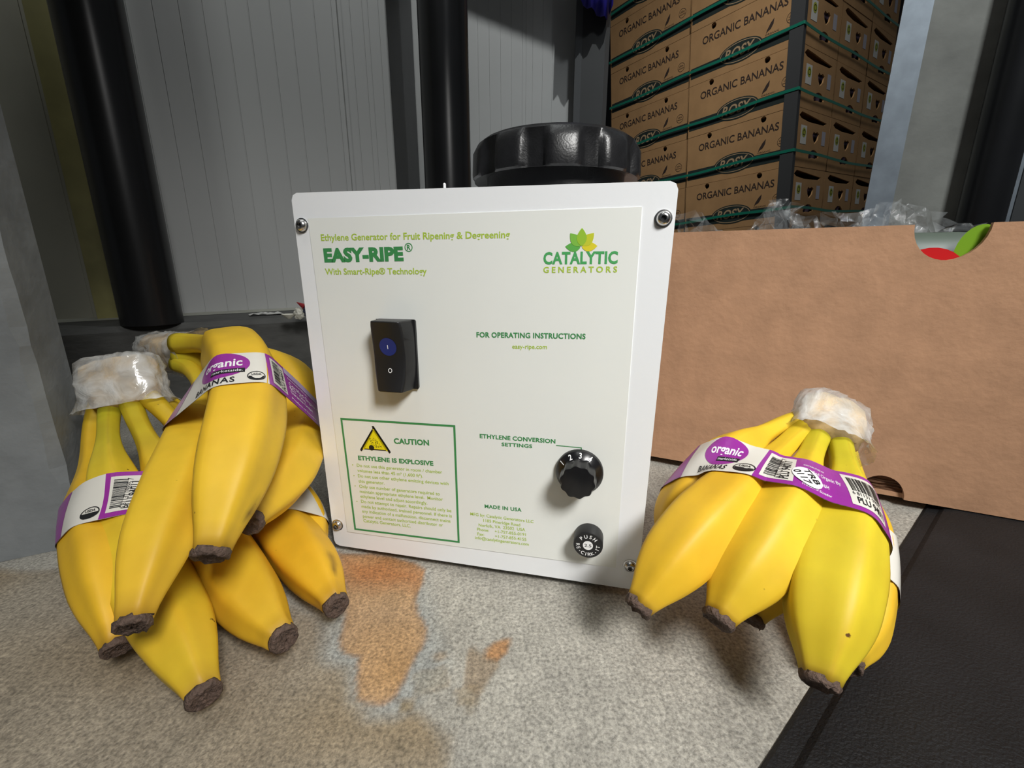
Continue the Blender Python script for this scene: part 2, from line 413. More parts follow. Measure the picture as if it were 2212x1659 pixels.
# wall 1 : grooves every 46 mm, closer after the joint
rb = [0.15512, 0.18751, 0.22161, 0.25434, 0.28806, 0.32136, 0.35556, 0.38988, 0.42996, 0.46190, 0.49699, 0.52158, 0.53275, 0.55460]
sE = 0.57280
ribbed_wall('wall_back', w0, wd_, wn, 0.08774, sE, 0.12, 2.2, rb, M_wall, 'white ribbed insulated panel wall behind the generator', ridge=[0.47575])
ribbed_wall('wall_left', w0, wd_, wn, -0.8, 0.08774, 0.12, 2.2, [-0.5, -0.3, -0.12, -0.02, 0.04], M_wallold, 'dingy yellowed panel wall between concrete pillar and black post')
# pale ledge strip and yellow faded guard strip beside the post
q0 = wp(-0.3, -0.03); q1 = wp(0.62, -0.03); q2 = wp(0.62, 0.0); q3 = wp(-0.3, 0.0)
mk('trim_2', [(q0[0], q0[1], .1205), (q1[0], q1[1], .1205), (q2[0], q2[1], .123), (q3[0], q3[1], .123)], [(0, 1, 2, 3)], mat('lit_ledge_top', srgb(150, 150, 140), 0.7, var=0.15, scale=30))['kind'] = 'structure'  # pale colour paints in the lit top of the ledge
bpy.data.objects['trim_2']['label'] = 'narrow pale strip along the foot of the wall'
a = wp(0.04417, -0.012); b = wp(0.07199, -0.012)
V = [];
for q in (a, b):
    for d in (0.0, 0.012):
        V += [(q[0] + wn[0] * d, q[1] + wn[1] * d, 0.12), (q[0] + wn[0] * d, q[1] + wn[1] * d, 2.2)]
o = mk('trim_3', V, [(0, 1, 5, 4), (2, 6, 7, 3), (0, 2, 3, 1), (4, 5, 7, 6), (1, 3, 7, 5), (0, 4, 6, 2)], mat('faded_yellow_paint', srgb(150, 144, 92), 0.6, var=0.35, scale=9))
tag(o, 'faded yellow painted strip on the wall beside the black post', kind='structure')
# return and recessed wall behind the second post
e = wp(sE, 0.0); rx0, ry0 = e; rx1, ry1 = (-0.29427, 1.52000, 0.58840)[0], 1.52
def slab(name, a, b, z0, z1, m, th=0.03, label=None):
    a = np.array(a, float); b = np.array(b, float); d = (b - a) / np.linalg.norm(b - a); nn = np.array([-d[1], d[0]]) * th
    V = [(*p, z) for z in (z0, z1) for p in (a, b, b + nn, a + nn)]
    o = mk(name, V, [(0, 3, 2, 1), (4, 5, 6, 7), (0, 1, 5, 4), (1, 2, 6, 5), (2, 3, 7, 6), (3, 0, 4, 7)], m)
    tag(o, label, kind='structure'); return o
slab('trim_4', (rx0, ry0), (rx1, ry1), 0.0, 2.2, M_dark, 0.04, 'return where the panel wall steps back, its shade put in as dark grey')  # shade on the return is put into its dark grey colour
u2 = [1033, 1057, 1081, 1104, 1127, 1135, 1149, 1170, 1191]
d2 = np.array([1.0, 0.10]) / math.hypot(1, .1); n2 = np.array([-d2[1], d2[0]]); p2 = np.array([rx1, ry1])
ribbed_wall('wall_right', p2, d2, n2, 0.0, 0.49087, 0.0, 2.6, [0.19112, 0.22536, 0.25975, 0.29285, 0.32609, 0.33769, 0.35802, 0.38862, 0.41934], M_wall, 'recessed white panel wall behind the black lid', gw=0.003, groove=0.0015)
cA = (0.18565, 1.50000, 0.64669); cB = (0.20397, 1.49000, 0.64371); cC = (0.26739, 1.47000, 0.63776); cD = (0.28551, 1.50000, 0.64669)
slab('trim_5', cA[:2], cB[:2], 0.0, 2.6, M_grey, 0.05, 'grey door jamb edge beside the recessed wall')
slab('trim_6', cB[:2], cC[:2], 0.0, 2.6, M_dark, 0.05, 'dark grey door jamb between recessed wall and stacked cartons')
slab('trim_7', cC[:2], cD[:2], 0.0, 2.6, M_grey, 0.05, 'thin grey lip of the door jamb')
# dark back wall and ceiling of the store behind the cartons
slab('wall_far', (-1.2, 5.2), (4.5, 5.2), 0.0, 3.4, mat('far_dark_wall', srgb(44, 44, 44), 0.9), 0.05, 'dark far wall of the store behind the cartons')
# unseen blocker, added to cast the slanted shadow across the recessed wall
hl_ = np.array([0.30, 0.50, 2.0]); ha = (np.array((-0.13814, 1.53561, 0.92533)) + hl_) / 2; hb = (np.array((0.20606, 1.57003, 0.82050)) + hl_) / 2; hd = hb - ha
ha = ha - hd * 0.9; hb = hb + hd * 1.2
V = [tuple(p) for q in (ha, hb) for p in (q, q + np.array([0, 0.06, 0]), q + np.array([0, 0.06, 0.45]), q + np.array([0, 0, 0.45]))]
o = mk('shadow_blocker', V, [(0, 1, 2, 3), (4, 7, 6, 5), (0, 4, 5, 1), (1, 5, 6, 2), (2, 6, 7, 3), (3, 7, 4, 0)], M_dark); tag(o, 'added out-of-view blocker that shades the top of the recessed wall', kind='structure')
# concrete pillar on the left
pz = [(-0.31990, 0.28735), (-0.33695, 0.32816)]
def chipped_pillar():
    zs = np.linspace(0, 1.0, 81); V = []; F = []
    ed = np.array(pz[0]); f1 = np.array([-0.36, 0.267]) - ed; f1 /= np.linalg.norm(f1); g1 = np.array(pz[1]) - ed; g1 /= np.linalg.norm(g1)
    f0 = ed + f1 * 0.36
    r2 = random.Random(3); k = 8
    for z in zs:
        c = 0.003 + 0.004 * r2.random()
        lp = [f0, ed + f1 * 0.05, ed + f1 * (0.016 + 0.003 * r2.random()), ed + f1 * c, ed + g1 * c * 0.8, np.array(pz[1]) - g1 * 0.002, np.array(pz[1]) + np.array([-0.03, 0.02]), f0 + np.array([0.0, 0.3])]
        V += [(*p, z) for p in lp]
    for i in range(len(zs) - 1):
        for j in range(k): F.append((i * k + j, i * k + (j + 1) % k, (i + 1) * k + (j + 1) % k, (i + 1) * k + j))
    o = mk('concrete_pillar', V, F, M_conc, smooth=False); tag(o, 'rough grey concrete pillar with a chipped corner at the left', kind='structure')
chipped_pillar()

def post(x, y, r, z0, label):
    o = lathe('bollard_post', [(r * 1.0, 0), (r, 2.3)], M_post, n=48); o.location = (x, y, z0)
    tag(o, label, 'post', 'black pipe posts'); return o
post(-0.5330, 0.655, 0.0375, 0.12, 'wide black pipe post at the left, standing on the kerb before the yellowed wall')
p_ = (-0.13180, 0.98500, 0.45169); post(p_[0], 0.985, 0.0475, 0.12, 'glossy black pipe post just left of the black lid')
def prism(name, base, z0, z1, m, label):
    n = len(base); V = [(x, y, z) for z in (z0, z1) for x, y in base]
    o = mk(name, V, [tuple(range(n - 1, -1, -1)), tuple(range(n, 2 * n))] + [(i, (i + 1) % n, (i + 1) % n + n, i + n) for i in range(n)], m)
    tag(o, label, kind='structure'); return o

# right side: concrete column with steel edge angle, black pipe and second steel strip
a1 = (0.64522, 0.86000, 0.28929); a2 = (0.67844, 0.84000, 0.28722); a3 = (0.79658, 0.80000, 0.28306); a0_ = (0.76527, 1.02000, 0.30591)
prism('concrete_column', [(a2[0], a2[1] + 0.004), (a3[0] + 0.06, a3[1] - 0.01), (a3[0] + 0.30, a3[1] + 0.30), (a2[0] + 0.26, a2[1] + 0.30)], 0.0, 1.8, mat('column_concrete', srgb(128, 128, 122), 0.85, var=0.25, scale=9, bump=0.5, bscale=40, detail=10), 'grey concrete column with scuffed patches behind the cardboard box')
slab('steel_angle', (a1[0], a1[1]), (a2[0], a2[1]), 0.0, 1.8, M_galv, 0.006, 'galvanised steel corner strip beside the stacked cartons')
b1 = (0.77553, 0.77500, 0.28047)
o = lathe('bollard_post', [(0.030, 0), (0.030, 1.8)], M_post, n=40); o.location = (b1[0], 0.775, 0); tag(o, 'black pipe standing before the concrete column at the right', 'post', 'black pipe posts')
c1 = (0.82667, 0.80000, 0.28306); c2 = (0.84136, 0.79000, 0.28202)
slab('steel_strip', (c1[0], c1[1]), (c2[0], c2[1]), 0.0, 1.8, M_galv, 0.006, 'bright galvanised strip at the right edge beyond the black pipe')
slab('wall_side', (c2[0] + .002, c2[1]), (c2[0] + 0.6, 0.72), 0.0, 1.8, M_dark, 0.05, 'dark wall at the right edge behind the steel strip')

# blue sheet hanging above the cartons' left end
bs = []; n = 14
b0 = np.array((0.26506, 1.44000, 0.86493)); bL_ = np.array((0.15563, 1.40000, 0.90517)); bR_ = np.array((0.28221, 1.46000, 0.91152))
for i in range(n):
    for j in range(n):
        a = i / (n - 1); lo = bL_ + (b0 - bL_) * min(a / 0.85, 1) if a < 0.85 else b0 + (bR_ - b0) * (a - 0.85) / 0.15
        bs.append((lo[0], lo[1] + 0.012 * math.sin(i * 1.7 + j * 0.4), lo[2] + (1.9 - lo[2]) * j / (n - 1)))
o = mk('blue_sheet', bs, [(a * n + b, (a + 1) * n + b, (a + 1) * n + b + 1, a * n + b + 1) for a in range(n - 1) for b in range(n - 1)], mat('blue_plastic', srgb(46, 40, 150), 0.4, var=0.1, scale=6), smooth=True)
sd = o.modifiers.new('thickness', 'SOLIDIFY'); sd.thickness = 0.002
tag(o, 'deep blue plastic sheet hanging at the top beside the cartons', 'plastic sheet')

# ================================================================== STACKED CARTONS
hr = 0.235; BW, BD, BH = 0.514, 0.370, 0.2335
wv = Vector((0.0317, -0.0649, -0.9373)); PR = Matrix.Rotation(wv.length, 3, wv.normalized())
PT = Vector((1.1971, 2.1224, 1.1695))
PM = Matrix.Translation(PT) @ PR.to_4x4()

def carton_proto():
    root = empty('banana_carton')
    t = 0.006
    bm = bmesh.new()
    bm_box(bm, -BW, -BW + t, 0, BD, 0, BH); bm_box(bm, -BW + t, -t, BD - t, BD, 0, BH)
    bm_box(bm, -BW + t, -t, t, BD - t, 0, t); bm_box(bm, -BW + t, -t, t, BD - t, BH - t, BH)
    from_bm('carton_body', bm, M_kraft, root)
    # long face with two finger holes at the top edge
    fo = [(-BW + t, 0), (0, 0), (0, BH), (-BW + t, BH)]
    fr = plate('front_panel', fo, [circ(-0.395, BH - 0.0135, 0.0125), circ(-0.135, BH - 0.0135, 0.0125)], t, M_kraft, root)
    P = lambda nm, vf, m: print_plane(nm, vf, m, fr, -0.0008)
    P('lettering', text_fit('ORGANIC BANANAS', (-0.45, 0.160), (-0.065, 0.160), 0.031, 0.012), M_cink)
    P('printed_band', quad_grid(-BW + t, -0.002, 0.030, 0.076, 1, 1), M_cgreen)
    V, F = disc2d(-0.262, 0.066, 0.100, 0.044, 40); mk('logo_oval', [(a, -0.0014, b) for a, b in V], F, M_cgreen, fr)
    V, F = ring2d(-0.262, 0.066, 0.094, 0.039, 0.003, 40); mk('logo_ring', [(a, -0.002, b) for a, b in V], F, M_clight, fr)
    V, F = text_fit('ROSY', (-0.335, 0.048), (-0.195, 0.048), 0.040, 0.02, shear=0.25); mk('logo_lettering', [(a, -0.002, b) for a, b in V], F, M_clight, fr)
    leaf = [(-0.150, 0.088), (-0.146, 0.100), (-0.132, 0.122), (-0.118, 0.136), (-0.120, 0.116), (-0.130, 0.100), (-0.143, 0.094)]
    P('leaf_mark', (np.array(leaf), [tuple(range(7))]), M_cink)
    P('small_lettering', text_fit('ORGANIC', (-0.152, 0.080), (-0.095, 0.080), 0.006, 0.0), M_cink)
    P('seal_ring', ring2d(-0.048, 0.108, 0.020, 0.020, 0.0016), M_cink)
    P('seal_lettering', merge2d([text_fit('USDA', (-0.060, 0.110), (-0.036, 0.110), 0.007, 0.01), text_fit('ORGANIC', (-0.064, 0.100), (-0.032, 0.100), 0.005, 0.01)]), M_cink)
    # end face with slot, vent hole and torn half-round hand holes
    eo = [(0, 0), (BD, 0), (BD, BH), (0, BH)]
    slot = [(0.035, 0.205), (0.06, 0.222), (0.16, 0.215), (0.33, 0.202), (0.30, 0.190), (0.14, 0.188), (0.06, 0.195)]
    heart = [(0.215, 0.105), (0.245, 0.125), (0.255, 0.150), (0.235, 0.158), (0.215, 0.150), (0.196, 0.156), (0.185, 0.142), (0.195, 0.122)]
    half = circ(0.215, 0.035, 0.060, 12, 20, 160, 0.045) + [(0.165, 0.040), (0.20, 0.046), (0.235, 0.044), (0.262, 0.050)]
    en = plate('end_panel', eo, [slot, heart, half], t, M_kraft, root); en.rotation_euler = (0, 0, R(90)); en.location = (0, 0, 0)
    Q = lambda nm, vf, m, y=-0.0008: print_plane(nm, vf, m, en, y)
    Q('sticker', quad_grid(0.060, 0.120, 0.095, 0.170, 1, 1), flat('sticker_white', 214, 214, 208))
    Q('sticker_dot', disc2d(0.092, 0.142, 0.019, 0.019, 20, 1), flat('sticker_lime', 168, 176, 52), -0.0014)
    Q('sticker_ring', ring2d(0.092, 0.142, 0.012, 0.012, 0.003, 20), M_ink, -0.002)
    Q('small_sticker', quad_grid(0.285, 0.325, 0.105, 0.165, 1, 1), flat('sticker_grey', 176, 174, 184))
    # crinkled liner just inside the holes
    nn = 12; V = []
    rr = random.Random(5)
    for i in range(nn):
        for j in range(8): V.append((-0.030 + 0.012 * rr.random(), 0.03 + 0.31 * i / (nn - 1), 0.02 + 0.17 * j / 7))
    mk('plastic_liner', V, [(i * 8 + j, (i + 1) * 8 + j, (i + 1) * 8 + j + 1, i * 8 + j + 1) for i in range(nn - 1) for j in range(7)], mat('liner_film', srgb(120, 104, 126), 0.25, var=0.4, scale=30), root)
    return root

def children_of(o): return [c for c in bpy.data.objects if c.parent == o]
def copy_tree(o, parent=None):
    c = o.copy(); COL.objects.link(c); c.parent = parent
    for ch in children_of(o): copy_tree(ch, c)
    return c
carton = carton_proto()
tierw = {-3: 'eighth', -2: 'seventh', -1: 'sixth', 0: 'fifth', 1: 'fourth', 2: 'third', 3: 'second', 4: 'bottom'}
first = True
kids = None
for (c, j, where) in ((0, 0, 'in the corner stack with the edge board'), (1, 0, 'in the stack left of the edge board'), (0, 1, 'in the second stack along the right side'), (0, 2, 'in the rearmost stack of the right side')):
    for k in range(-3, 5):
        if (c, j) == (1, 0) and k > 4: continue
        r = carton if first else copy_tree(carton); first = False
        jig = rng.uniform(-1, 1, 3)
        loc = PM @ Vector((-c * (BW + 0.004) + 0.002 * jig[0] - 0.003, j * (BD + 0.004) + 0.003 + 0.003 * abs(jig[1]) + (0.004 if c else 0), -k * hr - 0.27 * hr))
        r.matrix_world = Matrix.Translation(loc) @ PR.to_4x4()
        tier = 'bottom tier' if k == 4 else tierw[k] + ' tier up'
        tag(r, 'brown banana carton, %s, %s' % (tier, where), 'carton', 'stacked banana cartons')

# corner board, straps, pallet
def in_pallet(name, verts, faces, m):
    o = mk(name, verts, faces, m); o.matrix_world = PM; return o
z0, z1 = -4.27 * hr, 3.73 * hr
prof = [(-0.052, -0.004), (0.003, -0.004), (0.003, 0.020), (-0.0005, 0.020), (-0.0005, -0.0008), (-0.052, -0.0008)]
V = [(x, y, z) for z in (z0, z1) for x, y in prof]; n = 6
o = in_pallet('edge_board', V, [tuple(range(n - 1, -1, -1)), tuple(range(n, 2 * n))] + [(i, (i + 1) % n, (i + 1) % n + n, i + n) for i in range(n)], mat('charcoal_board', srgb(58, 60, 62), 0.7))
tag(o, 'long charcoal corner board on the edge of the carton stack', 'edge board')
ordn = ['topmost', 'second from the top', 'third', 'fourth', 'fifth', 'sixth', 'lowest']
for q, k in enumerate(range(-2, 4)):
    path = [(-1.035, -0.0045)]; sag = []
    xs = np.linspace(-1.035, 0.0035, 22)
    path = [(x, -0.0055) for x in xs] + [(0.0065, -0.003)] + [(0.0065, y) for y in np.linspace(0.01, 1.12, 18)]
    rr = random.Random(q); V = []; hh = 0.0058
    for i, (x, y) in enumerate(path):
        dz = 0.012 * (x / 1.03) * (1 if x < 0 else 0) + 0.003 * math.sin(i * 0.6 + q) - (0.010 * min(y, 0.4) / 0.4 if y > 0 else 0)
        nx, ny = (0, -1) if i < 22 else ((0.7, -0.7) if i == 22 else (1, 0))
        for zz, off in ((-hh, 0), (hh, 0), (hh, 0.0015), (-hh, 0.0015)):
            V.append((x - nx * off * -1, y - ny * off * -1, -k * hr + dz + zz))
    n = len(path); F = []
    for i in range(n - 1):
        for a in range(4): F.append((i * 4 + a, i * 4 + (a + 1) % 4, (i + 1) * 4 + (a + 1) % 4, (i + 1) * 4 + a))
    F += [(0, 1, 2, 3), tuple((n - 1) * 4 + a for a in (3, 2, 1, 0))]
    o = in_pallet('green_strap', V, F, M_strap)
    tag(o, 'green plastic strap around the cartons, %s' % ('lowest in view' if k == 3 else 'topmost, out at the upper edge' if q == 0 else ['', 'highest one crossing the left stack', 'second below the picture top at the corner', 'third at the corner', 'just above the lowest'][q] if q < 5 else 'x'), 'strap', 'straps around the carton stack')
pr = empty('wooden_pallet', PM @ Vector((0, 0, z0))); pr.rotation_euler = PR.to_euler()
tag(pr, 'wooden pallet under the banana cartons', 'pallet')
M_wood = mat('pallet_wood', srgb(140, 112, 80), 0.8, var=0.2, scale=20)
for i in range(7): box('deck_board', -1.03, 0.0, 0.02 + i * 0.17, 0.11 + i * 0.17, -0.022, -0.001, M_wood, pr)
for i in range(3): box('bearer', -1.03 + i * 0.465, -0.93 + i * 0.465, 0.02, 1.13, -0.112, -0.022, M_wood, pr)

# ================================================================== GENERATOR
gen = empty('ethylene_generator', (-0.12862, 0.27873, 0), -0.22344)
tag(gen, 'white boxy ethylene generator with green lettering, black switch, knob and screw lid', 'machine')
def panel_outline(): 
    tl, tr, br, bl = (-0.00173, 0.24257), (0.21490, 0.24086), (0.21167, 0.00600), (-0.00005, 0.00561)
    c = 0.004; out = []
    for (p, sx, sz) in ((tl, 1, -1), (tr, -1, -1), (br, -1, 1), (bl, 1, 1)):
        a = (p[0] + sx * c, p[1]); b = (p[0], p[1] + sz * c); m1 = (p[0] + sx * c * .3, p[1] + sz * c * .3)
        out += ([b, m1, a] if (sx * sz) < 0 else [a, m1, b])
    return out
PW = (0.21167, 0.00600)[0]; PH = 0.2405
pan = plate('front_panel', panel_outline(), [], 0.0035, M_white, gen)
bvm = pan.modifiers.new('edge', 'BEVEL'); bvm.width = 0.0006; bvm.segments = 2; bvm.limit_method = 'ANGLE'
box('housing', 0.006, PW - 0.006, 0.0035, 0.135, 0.010, PH - 0.004, M_white, gen, 0.003)
for x in (0.02, PW - 0.035):
    for y in (0.012, 0.105): box('rubber_foot', x, x + 0.016, y, y + 0.016, 0.0, 0.011, M_blackmt, gen, 0.002)
sh_o = [(0.00816, 0.22824), (0.19847, 0.22937), (0.19792, 0.02008), (0.01183, 0.01839)]
sheet = plate('label_sheet', [sh_o[0], sh_o[1], sh_o[2], sh_o[3]], [], 0.0004, M_sheet, gen); sheet.location = (0, -0.0004, 0)
def lettering(body, p0, p1, cap, m, bold=0.01, spacing=1.0, name='lettering', parent=None, y=-0.00012):
    return print_plane(name, text_fit(body, p0, p1, cap, bold, spacing), m, parent or sheet, y)
def dpx(a, b): return math.hypot(a[0] - b[0], a[1] - b[1])
for body, p0, p1, top, m, bold, sp in (
    ('Ethylene Generator for Fruit Ripening & Degreening', (0.01559, 0.21561), (0.13088, 0.21559), (0.01604, 0.21914), M_lime, 0.018, 1),
    ('EASY-RIPE', (0.01631, 0.20364), (0.06806, 0.20426), (0.01716, 0.21058), M_green, 0.055, 1.02),
    ('With Smart-Ripe® Technology', (0.01601, 0.19606), (0.08196, 0.19653), (0.01643, 0.19946), M_lime, 0.018, 1),
    ('CATALYTIC', (0.14930, 0.20205), (0.18816, 0.20230), (0.14919, 0.20779), M_kelly, 0.035, 1.05),
    ('GENERATORS', (0.14938, 0.19746), (0.18819, 0.19778), (0.14933, 0.20036), M_lime, 0.025, 1.55),
    ('FOR OPERATING INSTRUCTIONS', (0.11093, 0.16110), (0.17343, 0.16220), (0.11099, 0.16394), M_green, 0.03, 1.05),
    ('easy-ripe.com', (0.13217, 0.15527), (0.15226, 0.15580), (0.13217, 0.15769), M_lime, 0.012, 1),
    ('ETHYLENE CONVERSION', (0.11168, 0.09867), (0.15841, 0.09931), (0.11173, 0.10121), M_green, 0.03, 1.05),
    ('SETTINGS', (0.12550, 0.09468), (0.14450, 0.09510), (0.12566, 0.09682), M_green, 0.03, 1.05),
    ('MADE IN USA', (0.11405, 0.05088), (0.13820, 0.05132), (0.11421, 0.05323), M_green, 0.03, 1.08),
    ('MFG by: Catalytic Generators LLC', (0.10421, 0.04420), (0.14600, 0.04426), (0.10439, 0.04625), M_lime, 0.010, 1),
    ('1185 Pineridge Road', (0.11295, 0.04065), (0.13736, 0.04071), (0.11311, 0.04270), M_lime, 0.010, 1),
    ('Norfolk, VA  23502  USA', (0.10970, 0.03678), (0.14069, 0.03765), (0.10990, 0.03886), M_lime, 0.010, 1),
    ('Phone:', (0.10868, 0.03355), (0.11663, 0.03367), (0.10888, 0.03564), M_lime, 0.010, 1),
    ('+1-757-855-0191', (0.12057, 0.03370), (0.14114, 0.03421), (0.12065, 0.03576), M_lime, 0.010, 1),
    ('Fax:', (0.10877, 0.03000), (0.11333, 0.03016), (0.10897, 0.03210), M_lime, 0.010, 1),
    ('+1-757-855-4155', (0.12069, 0.03015), (0.14150, 0.03072), (0.12077, 0.03222), M_lime, 0.010, 1),
    ('info@catalyticgenerators.com', (0.10711, 0.02707), (0.14308, 0.02739), (0.10725, 0.02918), M_lime, 0.010, 1),
    ('CAUTION', (0.05343, 0.08969), (0.07796, 0.09061), (0.05381, 0.09314), M_green, 0.04, 1.03),
    ('ETHYLENE IS EXPLOSIVE', (0.02625, 0.07542), (0.08013, 0.07683), (0.02654, 0.07831), M_green, 0.04, 1.03),
    ('Do not use this generator in room / chamber', (0.02470, 0.07025), (0.08594, 0.07178), (0.02492, 0.07241), M_lime, 0.010, 1),
    ('volumes less than 45 m³ (1,600 ft³).', (0.02477, 0.06643), (0.07241, 0.06752), (0.02499, 0.06861), M_lime, 0.010, 1),
    ('Do not use other ethylene emitting devices with', (0.02473, 0.06247), (0.08998, 0.06403), (0.02495, 0.06466), M_lime, 0.010, 1),
    ('this generator.', (0.02486, 0.05846), (0.04430, 0.05922), (0.02508, 0.06067), M_lime, 0.010, 1),
    ('Only use number of generators required to', (0.02498, 0.05464), (0.08359, 0.05593), (0.02519, 0.05687), M_lime, 0.010, 1),
    ('maintain appropriate ethylene level.  Monitor', (0.02499, 0.05079), (0.08559, 0.05227), (0.02520, 0.05302), M_lime, 0.010, 1),
    ('ethylene level and adjust accordingly.', (0.02512, 0.04713), (0.07440, 0.04802), (0.02534, 0.04938), M_lime, 0.010, 1),
    ('Do not attempt to repair. Repairs should only be', (0.02521, 0.04323), (0.09119, 0.04460), (0.02543, 0.04550), M_lime, 0.010, 1),
    ('made by authorized, trained personnel. If there is', (0.02526, 0.03941), (0.09137, 0.04075), (0.02548, 0.04166), M_lime, 0.010, 1),
    ('any indication of a malfunction, disconnect mains', (0.02537, 0.03572), (0.09029, 0.03680), (0.02559, 0.03798), M_lime, 0.010, 1),
    ('power and contact authorized distributor or', (0.02553, 0.03176), (0.08494, 0.03305), (0.02574, 0.03404), M_lime, 0.010, 1),
    ('Catalytic Generators, LLC.', (0.02563, 0.02831), (0.06130, 0.02901), (0.02585, 0.03060), M_lime, 0.010, 1)):
    lettering(body, p0, p1, dpx(p0, top), m, bold, sp)
# registered mark
c = (0.07152, 0.21128); rr_ = dpx(c, (0.07397, 0.21125))
print_plane('registered_mark', merge2d([ring2d(c[0], c[1], rr_, rr_, rr_ * 0.2), text_fit('R', (c[0] - rr_ * .42, c[1] - rr_ * .55), (c[0] + rr_ * .5, c[1] - rr_ * .55), rr_ * 1.1, 0.03)]), M_green, sheet, -0.00012)
for p in ((0.02156, 0.07121), (0.02176, 0.06331), (0.02183, 0.05560), (0.02207, 0.04390)):
    print_plane('bullet_dot', disc2d(p[0], p[1], 0.0004, 0.0004, 10, 1), M_lime, sheet, -0.00012)
# caution frame
fo = [(0.01587, 0.10435), (0.09595, 0.10567), (0.09616, 0.02225), (0.01777, 0.02094)]; ctr = np.mean(fo, 0)
def inset(p, q): return (p[0] + (q if p[0] < ctr[0] else -q), p[1] + (q if p[1] < ctr[1] else -q))
fi = [inset(p, 0.00135) for p in fo]
print_plane('caution_frame', (np.array(fo + fi), [(i, (i + 1) % 4, (i + 1) % 4 + 4, i + 4) for i in range(4)]), M_green, sheet, -0.00012)
# connecting line to the knob
print_plane('pointer_line', merge2d([stroke2d([(0.15886, 0.09808), (0.17373, 0.09800)], 0.0005), stroke2d([(0.17372, 0.09814), (0.17383, 0.09552)], 0.0005)]), M_green, sheet, -0.00012)
# warning triangle
def tri_round(a, b, c, r, n=5):
    P = [np.array(a), np.array(b), np.array(c)]; g = sum(P) / 3; out = []
    for p in P:
        base = math.atan2(*(p - g)[::-1]); cc = p + (g - p) / np.linalg.norm(g - p) * r * 2
        out += [tuple(cc + r * np.array([math.cos(base + t), math.sin(base + t)])) for t in np.linspace(-R(60), R(60), n)]
    return out
ta, tb, tc_ = (0.03922, 0.10170), (0.05138, 0.08224), (0.02757, 0.08175)
o1 = tri_round(ta, tb, tc_, 0.0011); g = np.mean([ta, tb, tc_], 0); k = 0.88
o2 = tri_round(*[tuple(g + (np.array(p) - g) * 0.80) for p in (ta, tb, tc_)], 0.0007)
print_plane('warning_triangle', (np.array(o1), [tuple(range(len(o1)))]), M_ink, sheet, -0.00012)
print_plane('warning_field', (np.array(o2), [tuple(range(len(o2)))]), M_yell, sheet, -0.00018)
bc = (0.03694, 0.08516); parts = [disc2d(bc[0], bc[1], 0.0019, 0.0019, 18, 1)]
r3 = random.Random(11)
for i in range(46):
    a = R(r3.uniform(5, 100)); d = r3.uniform(0.0018, 0.0078); x = bc[0] + d * math.cos(a); z = bc[1] + d * math.sin(a) * 0.95
    s = r3.uniform(0.0002, 0.00042); th = r3.random() * 3
    pts_ = [(x + s * q * math.cos(th + t), z + s * math.sin(th + t)) for t, q in ((0, 1.3), (1.5, .8), (3.1, 1.3), (4.6, .8))]
    if inpoly(np.array([x]), np.array([z]), o2)[0]: parts.append((np.array(pts_), [(0, 1, 2, 3)]))
print_plane('explosion_symbol', merge2d(parts), M_ink, sheet, -0.00024)
# leaf logo: five pointed petals
base = np.array((0.16933, 0.21114))
def petal(tip, b0, wd, n=9):
    tip = np.array(tip); d = tip - b0; L_ = np.linalg.norm(d); e = d / L_; nn = np.array([-e[1], e[0]]); A = []; B = []
    for i in range(n):
        t = i / (n - 1); h = wd * math.sin(math.pi * t ** 0.85) ** 0.9 if 0 < t < 1 else 0
        A.append(b0 + d * t + nn * h); B.append(b0 + d * t - nn * h)
    return np.array(A + B[::-1][1:-1]), [tuple(range(2 * n - 2))]
for j, (tip, b0, wd, rgb) in enumerate((((0.16074, 0.21076), (0.16876, 0.21021), .0024, (92, 172, 74)), ((0.17749, 0.21094), (0.16947, 0.21044), .0024, (222, 208, 40)),
    ((0.16319, 0.21744), (0.16873, 0.21091), .0026, (124, 186, 66)), ((0.17548, 0.21736), (0.16969, 0.21113), .0026, (196, 202, 44)), ((0.16921, 0.21997), (0.16933, 0.21090), .0026, (150, 192, 50)))):
    print_plane('leaf_petal', petal(tip, np.array(b0), wd), flat('petal_ink_%d' % j, *rgb), sheet, -0.00012 - j * 0.00004)
# screws
def screw(p, r):
    s = lathe('screw', [(r, 0), (r, 0.0006), (r * 0.92, 0.0016), (r * 0.7, 0.0026), (r * 0.45, 0.003), (r * 0.42, 0.003), (r * 0.40, 0.0016)], M_steel, gen, 24)
    s.rotation_euler = (R(90), 0, 0); s.location = (p[0], -0.0001, p[1])
    wsh = lathe('washer', [(r * 1.18, 0), (r * 1.18, 0.0004), (r * 1.05, 0.0005)], M_steel, s, 24)
    sk = lathe('hex_socket', [(r * 0.40, 0.0012), (r * 0.38, 0.0017)], M_blackmt, s, 6)
for p in ((0.00355, 0.22444), (0.20908, 0.22370), (0.00457, 0.02296), (0.20637, 0.02283)): screw(p, 0.0036)
# rocker switch
c = (0.06094, 0.14914); w2, h2 = 0.0126, 0.0212
sw = plate('switch_bezel', [(c[0] - w2, c[1] - h2), (c[0] + w2, c[1] - h2), (c[0] + w2, c[1] + h2), (c[0] - w2, c[1] + h2)], [], 0.0022, M_blackmt, gen); sw.location = (0, -0.0022, 0)
bv = sw.modifiers.new('edge', 'BEVEL'); bv.width = 0.0012; bv.segments = 2; bv.limit_method = 'ANGLE'
